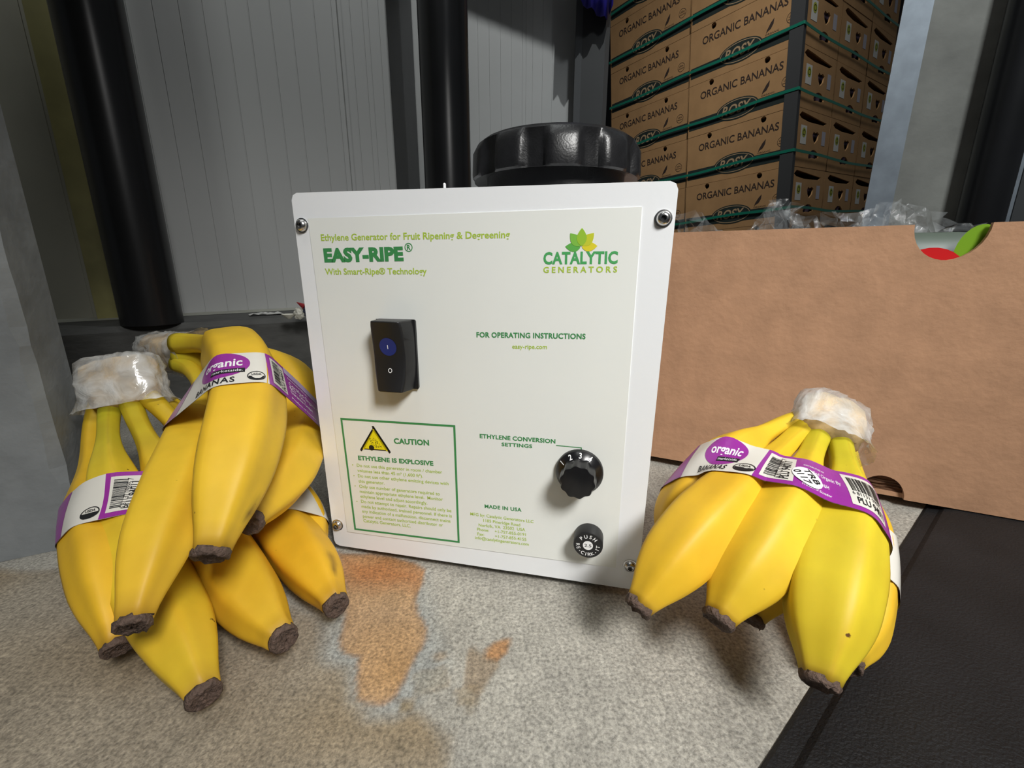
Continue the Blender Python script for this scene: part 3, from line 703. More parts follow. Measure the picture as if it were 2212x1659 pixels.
# rocker body: curved front face, narrower at the tilted-out top
def rocker():
    V = []; F = []; nz = 15; nx = 9
    for i in range(nz):
        t = i / (nz - 1) * 2 - 1                       # -1 bottom .. 1 top
        wv_ = 0.0120 * (1 - 0.20 * max(0, -t) ** 2.2 - 0.10 * max(0, t) ** 5)
        d = 0.0085 + 0.0022 * t * t + (0.0016 if t > 0 else -0.0008) * t
        ring = [(-1, 0.0), (-1, 0.80), (-0.93, 0.94), (-0.78, 1.0), (0, 1.01), (0.62, 1.0), (0.74, 0.93), (1, 0.25), (1, 0.0)]
        for a, b in ring: V.append((c[0] + a * wv_, -0.0015 - d * b, c[1] + t * h2 * 1.0))
    for i in range(nz - 1):
        for j in range(nx - 1): F.append((i * nx + j, i * nx + j + 1, (i + 1) * nx + j + 1, (i + 1) * nx + j))
    F.append(tuple(range(nx - 1, -1, -1))); F.append(tuple((nz - 1) * nx + j for j in range(nx)))
    o = mk('switch_rocker', V, F, M_blackmt, gen, True, 32)
    bm = bmesh.new(); bm.from_mesh(o.data); bmesh.ops.recalc_face_normals(bm, faces=bm.faces); bm.to_mesh(o.data); bm.free()
    bv = o.modifiers.new('edge', 'BEVEL'); bv.width = 0.0006; bv.segments = 2; bv.limit_method = 'ANGLE'; bv.angle_limit = R(40)
    return o
rk = rocker()
def on_rocker(nm, vf, m, e=0.0):
    V, F = vf; out = []
    for x, z in V:
        t = (z - c[1]) / h2; d = 0.0085 + 0.0022 * t * t + (0.0016 if t > 0 else -0.0008) * t
        out.append((x, -0.0015 - d * 1.01 - 0.0002 - e, z))
    return mk(nm, out, F, m, rk)
on_rocker('blue_window', disc2d(c[0] - 0.0012, c[1] + 0.0060, 0.0054, 0.0054, 28, 4), flat('blue_lens', 24, 44, 118, 0.3))
on_rocker('on_mark', quad_grid(c[0] - 0.0015, c[0] - 0.0010, c[1] + 0.0048, c[1] + 0.0072, 1, 3), M_wink, 0.0002)
on_rocker('off_mark', ring2d(c[0] - 0.0008, c[1] - 0.0082, 0.0013, 0.0014, 0.0004, 24), M_wink)
# control knob: numbered skirt and scalloped grip
kc = (0.17323, 0.08296); kr = 0.0140
sk = lathe('knob_skirt', [(kr, 0), (kr, 0.0022), (kr * 0.97, 0.0030), (kr * 0.70, 0.0058)], M_blacksm, gen, 48); sk.rotation_euler = (R(90), 0, 0); sk.location = (kc[0], -0.0004, kc[1])
gf = lambda a, i: 1 + 0.045 * math.cos(10 * a)
gp = lathe('knob_grip', [(0.0102, 0.004), (0.0100, 0.0140), (0.0096, 0.0152), (0.0088, 0.0154)], M_blacksm, gen, 120, radf=gf); gp.rotation_euler = (R(90), R(9), 0); gp.location = (kc[0], -0.0004, kc[1])
for ch, ang in (('1', 148), ('2', 118), ('3', 88), ('4', 58), ('5', 30)):
    if ch == '5': continue
    V, F = text2d(ch, 0.02); V = V - V.mean(0) ; a = R(ang); s = 0.0026
    out = []
    for x, z in V * s:
        rr2 = 0.0119 + z; tx = x
        px = rr2 * math.cos(a) + tx * math.sin(a); pz_ = rr2 * math.sin(a) - tx * math.cos(a)
        rad = math.hypot(px, pz_); dd = 0.0030 + (kr * 0.97 - rad) / (kr * 0.27) * 0.0028
        out.append((px, pz_, dd + 0.00025))
    mk('knob_numeral', out, F, M_wink, sk)
# push-to-reset breaker button
fc = (0.18058, 0.04007); fr_ = 0.0088
fb = lathe('breaker_button', [(fr_, 0), (fr_, 0.0090), (fr_ * 0.95, 0.0098), (fr_ * 0.90, 0.0098)], M_blackmt, gen, 40); fb.rotation_euler = (R(90), 0, 0); fb.location = (fc[0], -0.0004, fc[1])
V, F = disc2d(0, 0, 0.0030, 0.0030, 24, 1); mk('white_centre', [(x, z, 0.00992) for x, z in V], F, M_wink, fb)
V, F = text_fit('2.5', (-0.0020, -0.00095), (0.0021, -0.00095), 0.0019, 0.01); mk('rating_lettering', [(x, z, 0.0100) for x, z in V], F, M_ink, fb)
def arc_text(body, rad, mid, span, cap, flip, parent, z, m, nm):
    n = len(body)
    for i, ch in enumerate(body):
        if ch == ' ': continue
        f = (i - (n - 1) / 2) / max(n - 1, 1); a = R(mid + (-span * f if not flip else span * f))
        V, F = text2d(ch, 0.015); V = (V - np.array([V[:, 0].mean() * 0 + V[:, 0].max() / 2, 0.5])) * cap
        out = []
        for x, y in V:
            if flip: px, py = (rad - y) * math.cos(a) - x * math.sin(a), (rad - y) * math.sin(a) + x * math.cos(a)
            else: px, py = (rad + y) * math.cos(a) + x * math.sin(a), (rad + y) * math.sin(a) - x * math.cos(a)
            out.append((px, py, z))
        mk(nm, out, F, m, parent)
arc_text('PUSH', 0.0059, 90, 84, 0.0022, False, fb, 0.00995, M_wink, 'button_letter')
arc_text('RE-CIRK-IT', 0.0059, 270, 176, 0.0021, True, fb, 0.00995, M_wink, 'button_letter')
# screw lid and neck on top, little pin
lidx, lidy = 0.14365, 0.08010
nk = lathe('tank_neck', [(0.046, PH - 0.006), (0.046, 0.262)], M_blackpl, gen, 48); nk.location = (lidx, lidy, 0)
def lf(a, i):
    if i in (0, 1): return 1.0
    q = (a / (2 * math.pi) * 10 + 0.15) % 1.0
    return 1.0 - 0.085 * (1 / (1 + ((abs(q - 0.5) - 0.0) / 0.20) ** 10)) if i in (2, 3, 4) else 1.0
lid = lathe('screw_lid', [(0.048, 0.2575), (0.0545, 0.2555), (0.0560, 0.2565), (0.0562, 0.2590), (0.0556, 0.2710), (0.0525, 0.2765), (0.0490, 0.2790), (0.020, 0.2795)], M_blackpl, gen, 160, radf=lf, auto=40)
lid.location = (lidx, lidy, 0)
pp = (0.09213, 0.24103); o = lathe('sight_pin', [(0.0008, PH - 0.006), (0.0008, PH + 0.0045), (0.0004, PH + 0.005)], M_wink, gen, 10); o.location = (pp[0], 0.006, 0)

# ================================================================== RUBBER MAT AND CARDBOARD BOX
def mat_obj():
    a = np.array([0.102, 0.135]); b = np.array([0.344, 0.330]); d = (b - a) / np.linalg.norm(b - a); nn = np.array([d[1], -d[0]])
    P = lambda s, o: a + d * s + nn * o
    prof = [(0.0, 0.0), (0.002, 0.0022), (0.009, 0.0030), (0.012, 0.0058), (0.018, 0.0068), (0.80, 0.0068), (0.80, 0.0)]
    V = []; s0, s1 = -0.25, 0.75; ns = 2
    for s in (s0, s1):
        for o_, z in prof: q = P(s, o_); V.append((q[0], q[1], z + 0.0002))
    n = len(prof)
    F = [tuple(range(n)), tuple(range(2 * n - 1, n - 1, -1))] + [(i, (i + 1) % n, (i + 1) % n + n, i + n) for i in range(n)]
    o = mk('rubber_mat', V, F, mat('black_rubber', (0.010, 0.010, 0.011), 0.6, spec=0.35, var=0.35, scale=18, bump=0.5, bscale=700), auto=20, smooth=True)
    bm = bmesh.new(); bm.from_mesh(o.data); bmesh.ops.recalc_face_normals(bm, faces=bm.faces); bm.to_mesh(o.data); bm.free()
    tag(o, 'black rubber mat with raised rim on the concrete at lower right', 'mat')
mat_obj()
cb = empty('cardboard_box', (0.14607, 0.42930, 0.008), -0.44807); tag(cb, 'large open brown cardboard box with clear plastic liner behind the right bananas', 'box')
CH = 0.2235; X0, X1 = -0.10, 0.40
nx_, nw = (0.19864, 0.22379)[0], 0.022
notch = circ(nx_, CH, nw, 18, 360, 180, 0.026)
hx, hz = (0.19327, 0.00928)[0], 0.0
hole = circ(hx, 0.006, 0.0165, 16, 180, 0, 0.014)
out = [(X0, 0)] + [p for p in circ(hx, 0.0, 0.0165, 18, 180, 0, 0.019)] + [(X1, 0), (X1, CH)] + notch + [(X0, CH)]
fp = plate('front_panel', out, [], 0.004, M_card, cb)
box('side_panel', X0, X0 + 0.004, 0.004, 0.30, 0, CH, M_card, cb); box('side_panel', X1 - 0.004, X1, 0.004, 0.30, 0, CH, M_card, cb)
box('back_panel', X0 + 0.004, X1 - 0.004, 0.296, 0.30, 0, CH, M_card, cb); box('bottom_panel', X0 + 0.004, X1 - 0.004, 0.004, 0.296, 0.0, 0.004, M_card, cb)
# torn flutes behind the lower hand hole
r4 = random.Random(8)
for i in range(5):
    zz = 0.001 + 0.0028 * i; pts_ = [(hx - 0.016 + 0.032 * q / 6, 0.006 + 0.002 * r4.random(), zz + 0.0012 * r4.random()) for q in range(7)]
    tube('torn_flute', pts_, 0.0011, mat('torn_card', srgb(96, 66, 44), 0.9, var=0.3, scale=80), cb, 6, 14)
# printed bag behind the notch: grey-green film with red and green print
def film_mat(name, tint, a0, a1, rough=0.1, scale=60, bump=0.4, tr=0.0):
    m = bpy.data.materials.new(name); m.use_nodes = True; N = m.node_tree.nodes; L = m.node_tree.links
    p = N['Principled BSDF']; p.inputs['Base Color'].default_value = (*tint, 1); p.inputs['Roughness'].default_value = rough; p.inputs['Specular IOR Level'].default_value = 0.8
    tc = N.new('ShaderNodeTexCoord'); n = N.new('ShaderNodeTexNoise'); n.inputs['Scale'].default_value = scale; n.inputs['Detail'].default_value = 4; n.inputs['Distortion'].default_value = 1.5
    L.new(tc.outputs['Object'], n.inputs['Vector'])
    mr = N.new('ShaderNodeMapRange'); mr.inputs['From Min'].default_value = .38; mr.inputs['From Max'].default_value = .66; mr.inputs['To Min'].default_value = a0; mr.inputs['To Max'].default_value = a1
    L.new(n.outputs['Fac'], mr.inputs['Value']); L.new(mr.outputs['Result'], p.inputs['Alpha'])
    b = N.new('ShaderNodeBump'); b.inputs['Strength'].default_value = bump; b.inputs['Distance'].default_value = .003; L.new(n.outputs['Fac'], b.inputs['Height']); L.new(b.outputs['Normal'], p.inputs['Normal'])
    return m
M_clear = film_mat('clear_film', (0.50, 0.53, 0.54), 0.04, 0.16, 0.08, 50, 0.5)
M_wrap = film_mat('cling_film', (0.72, 0.72, 0.70), 0.30, 0.80, 0.18, 45, 0.6)
bag = empty('printed_bag', (0, 0, 0)); bag.location = cb.matrix_world @ Vector((0, 0, 0)); 
bag.location = (0.14607, 0.42930, 0.013); bag.rotation_euler = (0, 0, -0.44807); tag(bag, 'bag with red and green print seen through the box notch', 'bag')
def pillow(nm, x0, x1, z0, z1, d0, amp, m, parent, n=14, seed=0):
    V = []; F = []; rr = np.random.default_rng(seed)
    for sgn in (-1, 1):
        for i in range(n):
            for j in range(n):
                a = i / (n - 1); b = j / (n - 1); h = (math.sin(math.pi * a) * math.sin(math.pi * b)) ** 0.22
                V.append((x0 + (x1 - x0) * a, d0 + sgn * amp * h + (0.0012 * rr.random() if 0 < h else 0), z0 + (z1 - z0) * b))
    for s in (0, 1):
        o_ = s * n * n
        for i in range(n - 1):
            for j in range(n - 1):
                q = (o_ + i * n + j, o_ + (i + 1) * n + j, o_ + (i + 1) * n + j + 1, o_ + i * n + j + 1); F.append(q if s == 0 else q[::-1])
    return mk(nm, V, F, m, parent, True)
pillow('bag_film', nx_ - 0.06, nx_ + 0.07, 0.02, CH - 0.009, 0.030, 0.024, mat('bag_grey_film', srgb(84, 94, 84), 0.35, var=0.1, scale=40), bag)
def on_bag(nm, vf, m, y): V, F = vf; return mk(nm, [(x, y, z) for x, z in V], F, m, bag)
on_bag('red_print', disc2d(nx_ - 0.006, 0.176, 0.024, 0.026, 30, 3), mat('red_print_ink', srgb(196, 22, 26), 0.35), 0.0062)
on_bag('green_print', disc2d(nx_ + 0.020, 0.196, 0.014, 0.022, 30, 3), mat('green_print_ink', srgb(116, 158, 30), 0.35), 0.0066)
# crumpled clear plastic standing above the rim
def crumple(nm, x0, x1, base_z, hf, y0, amp, m, parent, n=34, k=12, seed=0):
    rr = np.random.default_rng(seed); V = []; F = []
    for i in range(n):
        a = i / (n - 1); top = hf(a)
        for j in range(k):
            b = j / (k - 1); z = base_z + (top - base_z) * b
            V.append((x0 + (x1 - x0) * a + 0.004 * rr.normal() * b, y0 + amp * math.sin(a * 23 + seed) * b + amp * 0.8 * rr.normal() * b * 0.6 + 0.012 * b, z + 0.0012 * rr.normal()))
    for i in range(n - 1):
        for j in range(k - 1):
            p0_, p1_, p2_, p3_ = i * k + j, (i + 1) * k + j, (i + 1) * k + j + 1, i * k + j + 1
            F += [(p0_, p1_, p2_), (p0_, p2_, p3_)] if (i + j) % 2 else [(p0_, p1_, p3_), (p1_, p2_, p3_)]
    return mk(nm, V, F, m, parent, False)
lin = empty('plastic_liner', (0.14607, 0.42930, 0.013)); lin.rotation_euler = (0, 0, -0.44807); tag(lin, 'crumpled clear plastic liner rising from the open cardboard box', 'plastic liner')
def peak(a, c_, w_, h_): return h_ * max(0, 1 - abs(a - c_) / w_)
l0, l1 = (0.00723, 0.22426)[0], (0.22366, 0.22341)[0]
ks = [((0.00924, 0.22419)[0], 0.03, 0.026), ((0.09013, 0.22154)[0], 0.028, 0.032), ((0.13501, 0.22007)[0], 0.055, 0.018), ((0.18051, 0.22189)[0], 0.05, 0.026)]
def hf(a):
    x = l0 - 0.01 + (l1 - l0 + 0.03) * a
    return CH - 0.006 + 0.004 + max([0.0] + [peak(x, c_, w_, h_) for c_, w_, h_ in ks])
crumple('liner_film', l0 - 0.01, l1 + 0.02, CH - 0.05, hf, 0.064, 0.005, M_clear, lin, 60, 10, 3)
crumple('liner_fold', (0.07294, 0.22210)[0], (0.11315, 0.22079)[0], CH - 0.05, lambda a: CH + 0.004 + 0.026 * math.sin(math.pi * a) ** 0.7, 0.080, 0.006, M_clear, lin, 18, 9, 7)
crumple('liner_fold', (0.15582, 0.21939)[0], (0.21193, 0.22073)[0], CH - 0.05, lambda a: CH + 0.003 + 0.020 * math.sin(math.pi * a) ** 0.7, 0.092, 0.006, M_clear, lin, 26, 9, 9)

# ================================================================== BANANAS
def banana_material():
    m = bpy.data.materials.new('banana_peel'); m.use_nodes = True; N = m.node_tree.nodes; L = m.node_tree.links; p = N['Principled BSDF']
    tc = N.new('ShaderNodeTexCoord'); at = N.new('ShaderNodeAttribute'); at.attribute_name = 'col'
    n1 = N.new('ShaderNodeTexNoise'); n1.inputs['Scale'].default_value = 38; n1.inputs['Detail'].default_value = 5; L.new(tc.outputs['Object'], n1.inputs['Vector'])
    mr = N.new('ShaderNodeMapRange'); mr.inputs['From Min'].default_value = .3; mr.inputs['From Max'].default_value = .7; mr.inputs['To Min'].default_value = .90; mr.inputs['To Max'].default_value = 1.08; L.new(n1.outputs['Fac'], mr.inputs['Value'])
    sc = N.new('ShaderNodeVectorMath'); sc.operation = 'SCALE'; L.new(at.outputs['Color'], sc.inputs[0]); L.new(mr.outputs['Result'], sc.inputs['Scale'])
    n3 = N.new('ShaderNodeTexNoise'); n3.inputs['Scale'].default_value = 14; n3.inputs['Detail'].default_value = 3; L.new(tc.outputs['Object'], n3.inputs['Vector'])
    r3_ = N.new('ShaderNodeMapRange'); r3_.inputs['From Min'].default_value = .45; r3_.inputs['From Max'].default_value = .72; r3_.inputs['To Max'].default_value = .42; L.new(n3.outputs['Fac'], r3_.inputs['Value'])
    mx3 = N.new('ShaderNodeMix'); mx3.data_type = 'RGBA'; L.new(r3_.outputs['Result'], mx3.inputs['Factor']); L.new(sc.outputs['Vector'], mx3.inputs['A']); mx3.inputs['B'].default_value = (*srgb(208, 152, 40), 1)
    # sparse brown freckles
    n2 = N.new('ShaderNodeTexNoise'); n2.inputs['Scale'].default_value = 150; n2.inputs['Detail'].default_value = 3; L.new(tc.outputs['Object'], n2.inputs['Vector'])
    r2 = N.new('ShaderNodeMapRange'); r2.inputs['From Min'].default_value = .735; r2.inputs['From Max'].default_value = .78; L.new(n2.outputs['Fac'], r2.inputs['Value'])
    mx = N.new('ShaderNodeMix'); mx.data_type = 'RGBA'; L.new(r2.outputs['Result'], mx.inputs['Factor']); L.new(mx3.outputs['Result'], mx.inputs['A']); mx.inputs['B'].default_value = (*srgb(96, 62, 22), 1)
    L.new(mx.outputs['Result'], p.inputs['Base Color'])
    p.inputs['Roughness'].default_value = 0.52; p.inputs['Specular IOR Level'].default_value = 0.35
    p.inputs['Subsurface Weight'].default_value = 0.08; p.inputs['Subsurface Radius'].default_value = (0.006, 0.004, 0.001); p.inputs['Subsurface Scale'].default_value = 1.0
    b = N.new('ShaderNodeBump'); b.inputs['Strength'].default_value = .12; b.inputs['Distance'].default_value = .002; L.new(n1.outputs['Fac'], b.inputs['Height']); L.new(b.outputs['Normal'], p.inputs['Normal'])
    return m
M_ban = banana_material()
M_tip = mat('banana_tip', srgb(92, 74, 64), 0.8, var=0.35, scale=500, bump=0.8, bscale=700)
TK = [0, .08, .16, .23, .31, .40, .50, .60, .74, .84, .91, .96, 1.0]
RK = [.42, .36, .33, .34, .43, .66, .91, 1.0, .99, .91, .72, .48, .33]
def banana(parent, pts, rad, up=(0, 0, 1), green=0.6, hue=0.0, seed=0, roll=0.0, scars=(), neck=1.0, tipr=1.0, gbase=0.0):
    org = np.array(parent.location); n = 46; k = 40
    C, Lg = spline(pts, n); C = C - org; T, U, B = frames(C, up)
    t = np.linspace(0, 1, n); rad_t = np.interp(t, [q * neck if q < 0.61 else q for q in TK], RK)
    rad_t = np.convolve(np.pad(rad_t, 2, 'edge'), [.1, .2, .4, .2, .1], 'valid') * rad
    rr = np.random.default_rng(seed); ph = rr.random(5) * 0.25
    V = np.zeros((n, k, 3)); col = np.zeros((n, k, 3))
    fi = 2 * np.pi * np.arange(k) / k
    y1 = np.array(srgb(229, 193, 54)); y2 = np.array(srgb(228, 176, 38)); gr = np.array(srgb(178, 182, 38)); tipc = np.array(srgb(150, 116, 40)); rdg = np.array(srgb(206, 160, 34))
    for i in range(n):
        f = fi + roll
        c5 = np.abs(np.sin(2.5 * f)) ** 1.3
        amp = 0.10 * np.clip((t[i] - 0.1) / 0.2, 0, 1) + 0.04
        shape = 1 - amp * c5 + 0.02 * np.cos(2 * f + 1.0)
        V[i] = C[i] + rad_t[i] * shape[:, None] * (np.cos(fi)[:, None] * U[i] + np.sin(fi)[:, None] * B[i])
        g = green * np.clip(1 - (t[i] - 0.06) / 0.40, 0, 1) ** 1.2 + 0.12 * green * max(0, (t[i] - 0.85) / 0.15)
        base = (y1 * (1 - hue) + y2 * hue) * (1 - gbase) + np.array(srgb(206, 194, 40)) * gbase
        cc = np.tile(base * (1 - g) + gr * g, (k, 1))
        rw = np.exp(-(c5 / 0.16) ** 2)[:, None] * 0.30
        cc = cc * (1 - rw) + rdg * (1 - 0.5 * green * (t[i] < 0.3)) * rw
        e = np.clip((t[i] - 0.965) / 0.035, 0, 1) * 0.8
        col[i] = cc * (1 - e) + tipc * e
    # dark scars along ridges / bruises: (t, angle index fraction, half-length t, half-width frac)
    for (ts, fs, dt, df) in scars:
        for i in range(n):
            a = ((np.arange(k) / k - fs + 0.5) % 1) - 0.5
            m_ = np.exp(-((t[i] - ts) / dt) ** 2 - (a / df) ** 2)[:, None] * 0.85
            col[i] = col[i] * (1 - m_) + np.array(srgb(70, 46, 26)) * m_
    F = [(i * k + j, i * k + (j + 1) % k, (i + 1) * k + (j + 1) % k, (i + 1) * k + j) for i in range(n - 1) for j in range(k)]
    F = [q[::-1] for q in F] if False else F
    F.append(tuple(range(k - 1, -1, -1))); F.append(tuple((n - 1) * k + j for j in range(k)))
    o = mk('banana', V.reshape(-1, 3), F, M_ban, parent, True)
    a = o.data.color_attributes.new('col', 'FLOAT_COLOR', 'POINT'); a.data.foreach_set('color', np.concatenate([col.reshape(-1, 3), np.ones((n * k, 1))], 1).ravel())
    # blossom end: short rough stub with a puckered face
    tv = []; tf = []; r0 = rad_t[-1] * 1.03 * tipr; kk = 20
    prof = [(0.96, -0.0012), (0.985, 0.0004), (0.93, 0.0019), (0.80, 0.0026), (0.66, 0.0016), (0.5, 0.0022), (0.3, 0.0008), (0.12, 0.0016)]
    for (q, dz) in prof:
        for j in range(kk):
            an = 2 * np.pi * j / kk; wob = 1 + 0.035 * rr.normal()
            tv.append(C[-1] + T[-1] * (dz + 0.0004 * rr.normal()) + r0 * q * wob * (math.cos(an) * U[-1] + math.sin(an) * B[-1]))
    for i in range(len(prof) - 1):
        for j in range(kk): tf.append((i * kk + j, i * kk + (j + 1) % kk, (i + 1) * kk + (j + 1) % kk, (i + 1) * kk + j))
    tf.append(tuple(range(kk - 1, -1, -1))); tf.append(tuple((len(prof) - 1) * kk + j for j in range(kk)))
    mk('tip', tv, tf, M_tip, o, True)
    return o

def film(parent, top, bot, wide, hw, hd, seed=0, flare=1.12):
    """cut crown with film pulled over it: top/bot world points, wide = direction of the broad side"""
    org = np.array(parent.location); top = np.array(top) - org; bot = np.array(bot) - org
    ax = bot - top; Lg = np.linalg.norm(ax); ax /= Lg; wd = np.array(wide, float); wd -= ax * (wd @ ax); wd /= np.linalg.norm(wd); dp = np.cross(ax, wd)
    rr = np.random.default_rng(seed)
    def shell(nm, rings, k, jit, m, tilt=0.0, wr=0.0):
        V = []; F = []
        ph = rr.random(6) * 6.28
        for (q, s) in rings:
            for j in range(k):
                a = 2 * np.pi * j / k
                ca, sa = math.cos(a), math.sin(a); sq = (abs(ca) ** 2.6 + abs(sa) ** 2.6) ** (-1 / 2.6)
                wv_ = 1 + wr * (math.sin(5 * a + ph[0] + 3 * s) + 0.7 * math.sin(9 * a + ph[1] - 5 * s) + 0.5 * math.sin(14 * a + ph[2]))
                V.append(top + ax * Lg * (s + tilt * ca) + (wd * hw * ca * sq + dp * hd * sa * sq) * q * wv_ + rr.normal(size=3) * jit)
        for i in range(len(rings) - 1):
            for j in range(k): F.append((i * k + j, i * k + (j + 1) % k, (i + 1) * k + (j + 1) % k, (i + 1) * k + j))
        F.append(tuple(range(k - 1, -1, -1)))
        return mk(nm, V, F, m, parent, True)
    shell('crown', [(0.35, 0.10), (0.74, 0.08), (0.84, 0.16), (0.90, 0.45), (0.86, 0.75), (0.74, 1.02), (0.4, 1.10), (0.02, 1.12)], 26, 0.0005, mat('cut_crown', srgb(206, 178, 132), 0.8, var=0.45, scale=60, bump=0.6, bscale=120), wr=0.02)
    f = shell('film_wrap', [(0.02, -0.02), (0.45, -0.03), (0.80, 0.0), (0.93, 0.08), (0.97, 0.2), (1.0, 0.32), (0.97, 0.40), (1.02, 0.5), (0.99, 0.6), (1.03, 0.7), (1.0, 0.82), (1.05, 0.92), (flare, 1.05), (flare * 1.06, 1.10)], 56, 0.00045, M_wrap, 0.03, 0.022)
    return f

from collections import namedtuple
Band = namedtuple('Band', 'P Nn s wdt')
def make_band(parent, bans, c0, axis, width, start_dir, rows=7, cols=220, off=0.0012, slack=0.35):
    """taut film band: convex hull of the bananas' cross-sections in parallel planes across the hand"""
    org = np.array(parent.location); ax = np.array(axis, float); ax /= np.linalg.norm(ax)
    e1 = np.array(start_dir, float); e1 -= ax * (e1 @ ax); e1 /= np.linalg.norm(e1); e2 = np.cross(ax, e1)
    c0 = np.array(c0); data = []
    for o in bans:
        me = o.data; V = np.array([v.co for v in me.vertices]) + org
        E = np.array([e.vertices for e in me.edges]); data.append((V, E))
    rowsP = []
    for r_ in range(rows):
        h = (r_ / (rows - 1) - 0.5) * width; pts = []
        for V, E in data:
            d = (V - c0) @ ax - h; a, b = d[E[:, 0]], d[E[:, 1]]; mk_ = (a * b) < 0
            tt = a[mk_] / (a[mk_] - b[mk_]); X = V[E[mk_, 0]] + (V[E[mk_, 1]] - V[E[mk_, 0]]) * tt[:, None]
            pts.append(np.stack([(X - c0) @ e1, (X - c0) @ e2], 1))
        Q = np.vstack(pts); Q = Q[np.lexsort((Q[:, 1], Q[:, 0]))]
        def half(P):
            H_ = []
            for p in P:
                while len(H_) > 1 and np.cross(H_[-1] - H_[-2], p - H_[-1]) <= 0: H_.pop()
                H_.append(p)
            return H_
        hull = np.array(half(Q)[:-1] + half(Q[::-1])[:-1])
        rowsP.append((h, hull, Q))
    ctr = np.mean([hl.mean(0) for _, hl, _q in rowsP], 0); G = np.zeros((rows, cols, 2))
    for i, (h, hl, Q) in enumerate(rowsP):
        qa = np.arctan2(*(Q - ctr).T[::-1]); qr = np.linalg.norm(Q - ctr, axis=1)
        for j in range(cols):
            a = 2 * np.pi * j / cols; d = np.array([math.cos(a), math.sin(a)]); best = 0
            for m_ in range(len(hl)):
                p, q = hl[m_] - ctr, hl[(m_ + 1) % len(hl)] - ctr; e = q - p; den = d[0] * e[1] - d[1] * e[0]
                if abs(den) < 1e-12: continue
                tt = (p[0] * e[1] - p[1] * e[0]) / den; uu = (p[0] * d[1] - p[1] * d[0]) / den
                if -1e-6 <= uu <= 1 + 1e-6 and tt > best: best = tt
            da = np.abs((qa - a + np.pi) % (2 * np.pi) - np.pi); near = da < 0.05
            env = min(qr[near].max(), best) if near.any() else best
            G[i, j] = ctr + d * (max(best * (1 - slack) + env * slack, env) + off)
    for _ in range(4):
        G = (np.roll(G, 1, 1) + 2 * G + np.roll(G, -1, 1)) / 4; Gp = np.concatenate([2 * G[:1] - G[1:2], G, 2 * G[-1:] - G[-2:-1]], 0); G = (Gp[:-2] + 2 * Gp[1:-1] + Gp[2:]) / 4
    P = np.zeros((rows, cols, 3))
    for i, (h, _, _q) in enumerate(rowsP): P[i] = c0 + ax * h + G[i, :, 0:1] * e1 + G[i, :, 1:2] * e2 - org
    Nn = np.cross(np.roll(P, -1, 1) - np.roll(P, 1, 1), ax); Nn /= np.linalg.norm(Nn, axis=2)[:, :, None]
    out_ = P - (c0 - org + ctr[0] * e1 + ctr[1] * e2); 
    if (Nn * out_).sum() < 0: Nn = -Nn
    mid = P[rows // 2]; s = np.r_[0, np.cumsum(np.linalg.norm(np.roll(mid, -1, 0) - mid, axis=1))]
    V = np.vstack([P.reshape(-1, 3), (P + Nn * -0.0002).reshape(-1, 3)]); F = []
    for i in range(rows - 1):
        for j in range(cols):
            q = (i * cols + j, i * cols + (j + 1) % cols, (i + 1) * cols + (j + 1) % cols, (i + 1) * cols + j); F.append(q); F.append(tuple(x + rows * cols for x in q[::-1]))
    band = mk('label_band', V, F, M_bandw, parent, True)
    return band, Band(P, Nn, s, width)
def on_band(bd, name, vf, m, parent, lift):
    """2D art (s along the band, t across 0..width) laid on the band surface"""
    V, F = vf; rows, cols = bd.P.shape[:2]; out = []
    Pw = np.concatenate([bd.P, bd.P[:, :1]], 1); Nw = np.concatenate([bd.Nn, bd.Nn[:, :1]], 1)
    for s_, t_ in V:
        s_ = s_ % bd.s[-1]; j = int(np.clip(np.searchsorted(bd.s, s_) - 1, 0, cols - 1)); fj = (s_ - bd.s[j]) / (bd.s[j + 1] - bd.s[j] + 1e-12)
        y = np.clip(t_ / bd.wdt, -0.02, 1.02) * (rows - 1); i = int(np.clip(math.floor(y), 0, rows - 2)); fi_ = y - i
        p = (Pw[i, j] * (1 - fj) + Pw[i, j + 1] * fj) * (1 - fi_) + (Pw[i + 1, j] * (1 - fj) + Pw[i + 1, j + 1] * fj) * fi_
        nn = (Nw[i, j] * (1 - fj) + Nw[i, j + 1] * fj) * (1 - fi_) + (Nw[i + 1, j] * (1 - fj) + Nw[i + 1, j + 1] * fj) * fi_
        out.append(p + nn / np.linalg.norm(nn) * lift)
    return mk(name, out, F, m, parent)

def rotated(vf, c, ang):
    V, F = vf; a = R(ang); V = np.asarray(V) - np.array(c); return np.stack([V[:, 0] * math.cos(a) - V[:, 1] * math.sin(a), V[:, 0] * math.sin(a) + V[:, 1] * math.cos(a)], 1) + np.array(c), F
def barcode(x0, x1, y0, y1, seed, vertical=True, digits='8113109895'):
    rr = random.Random(seed); parts = []; x = x0
    while x < x1:
        w_ = rr.choice([1, 1, 2, 3]) * (x1 - x0) / 62; g_ = rr.choice([1, 1, 2]) * (x1 - x0) / 62
        parts.append(quad_grid(x, min(x + w_, x1), y0, y1, 1, 4)); x += w_ + g_
    return merge2d(parts)

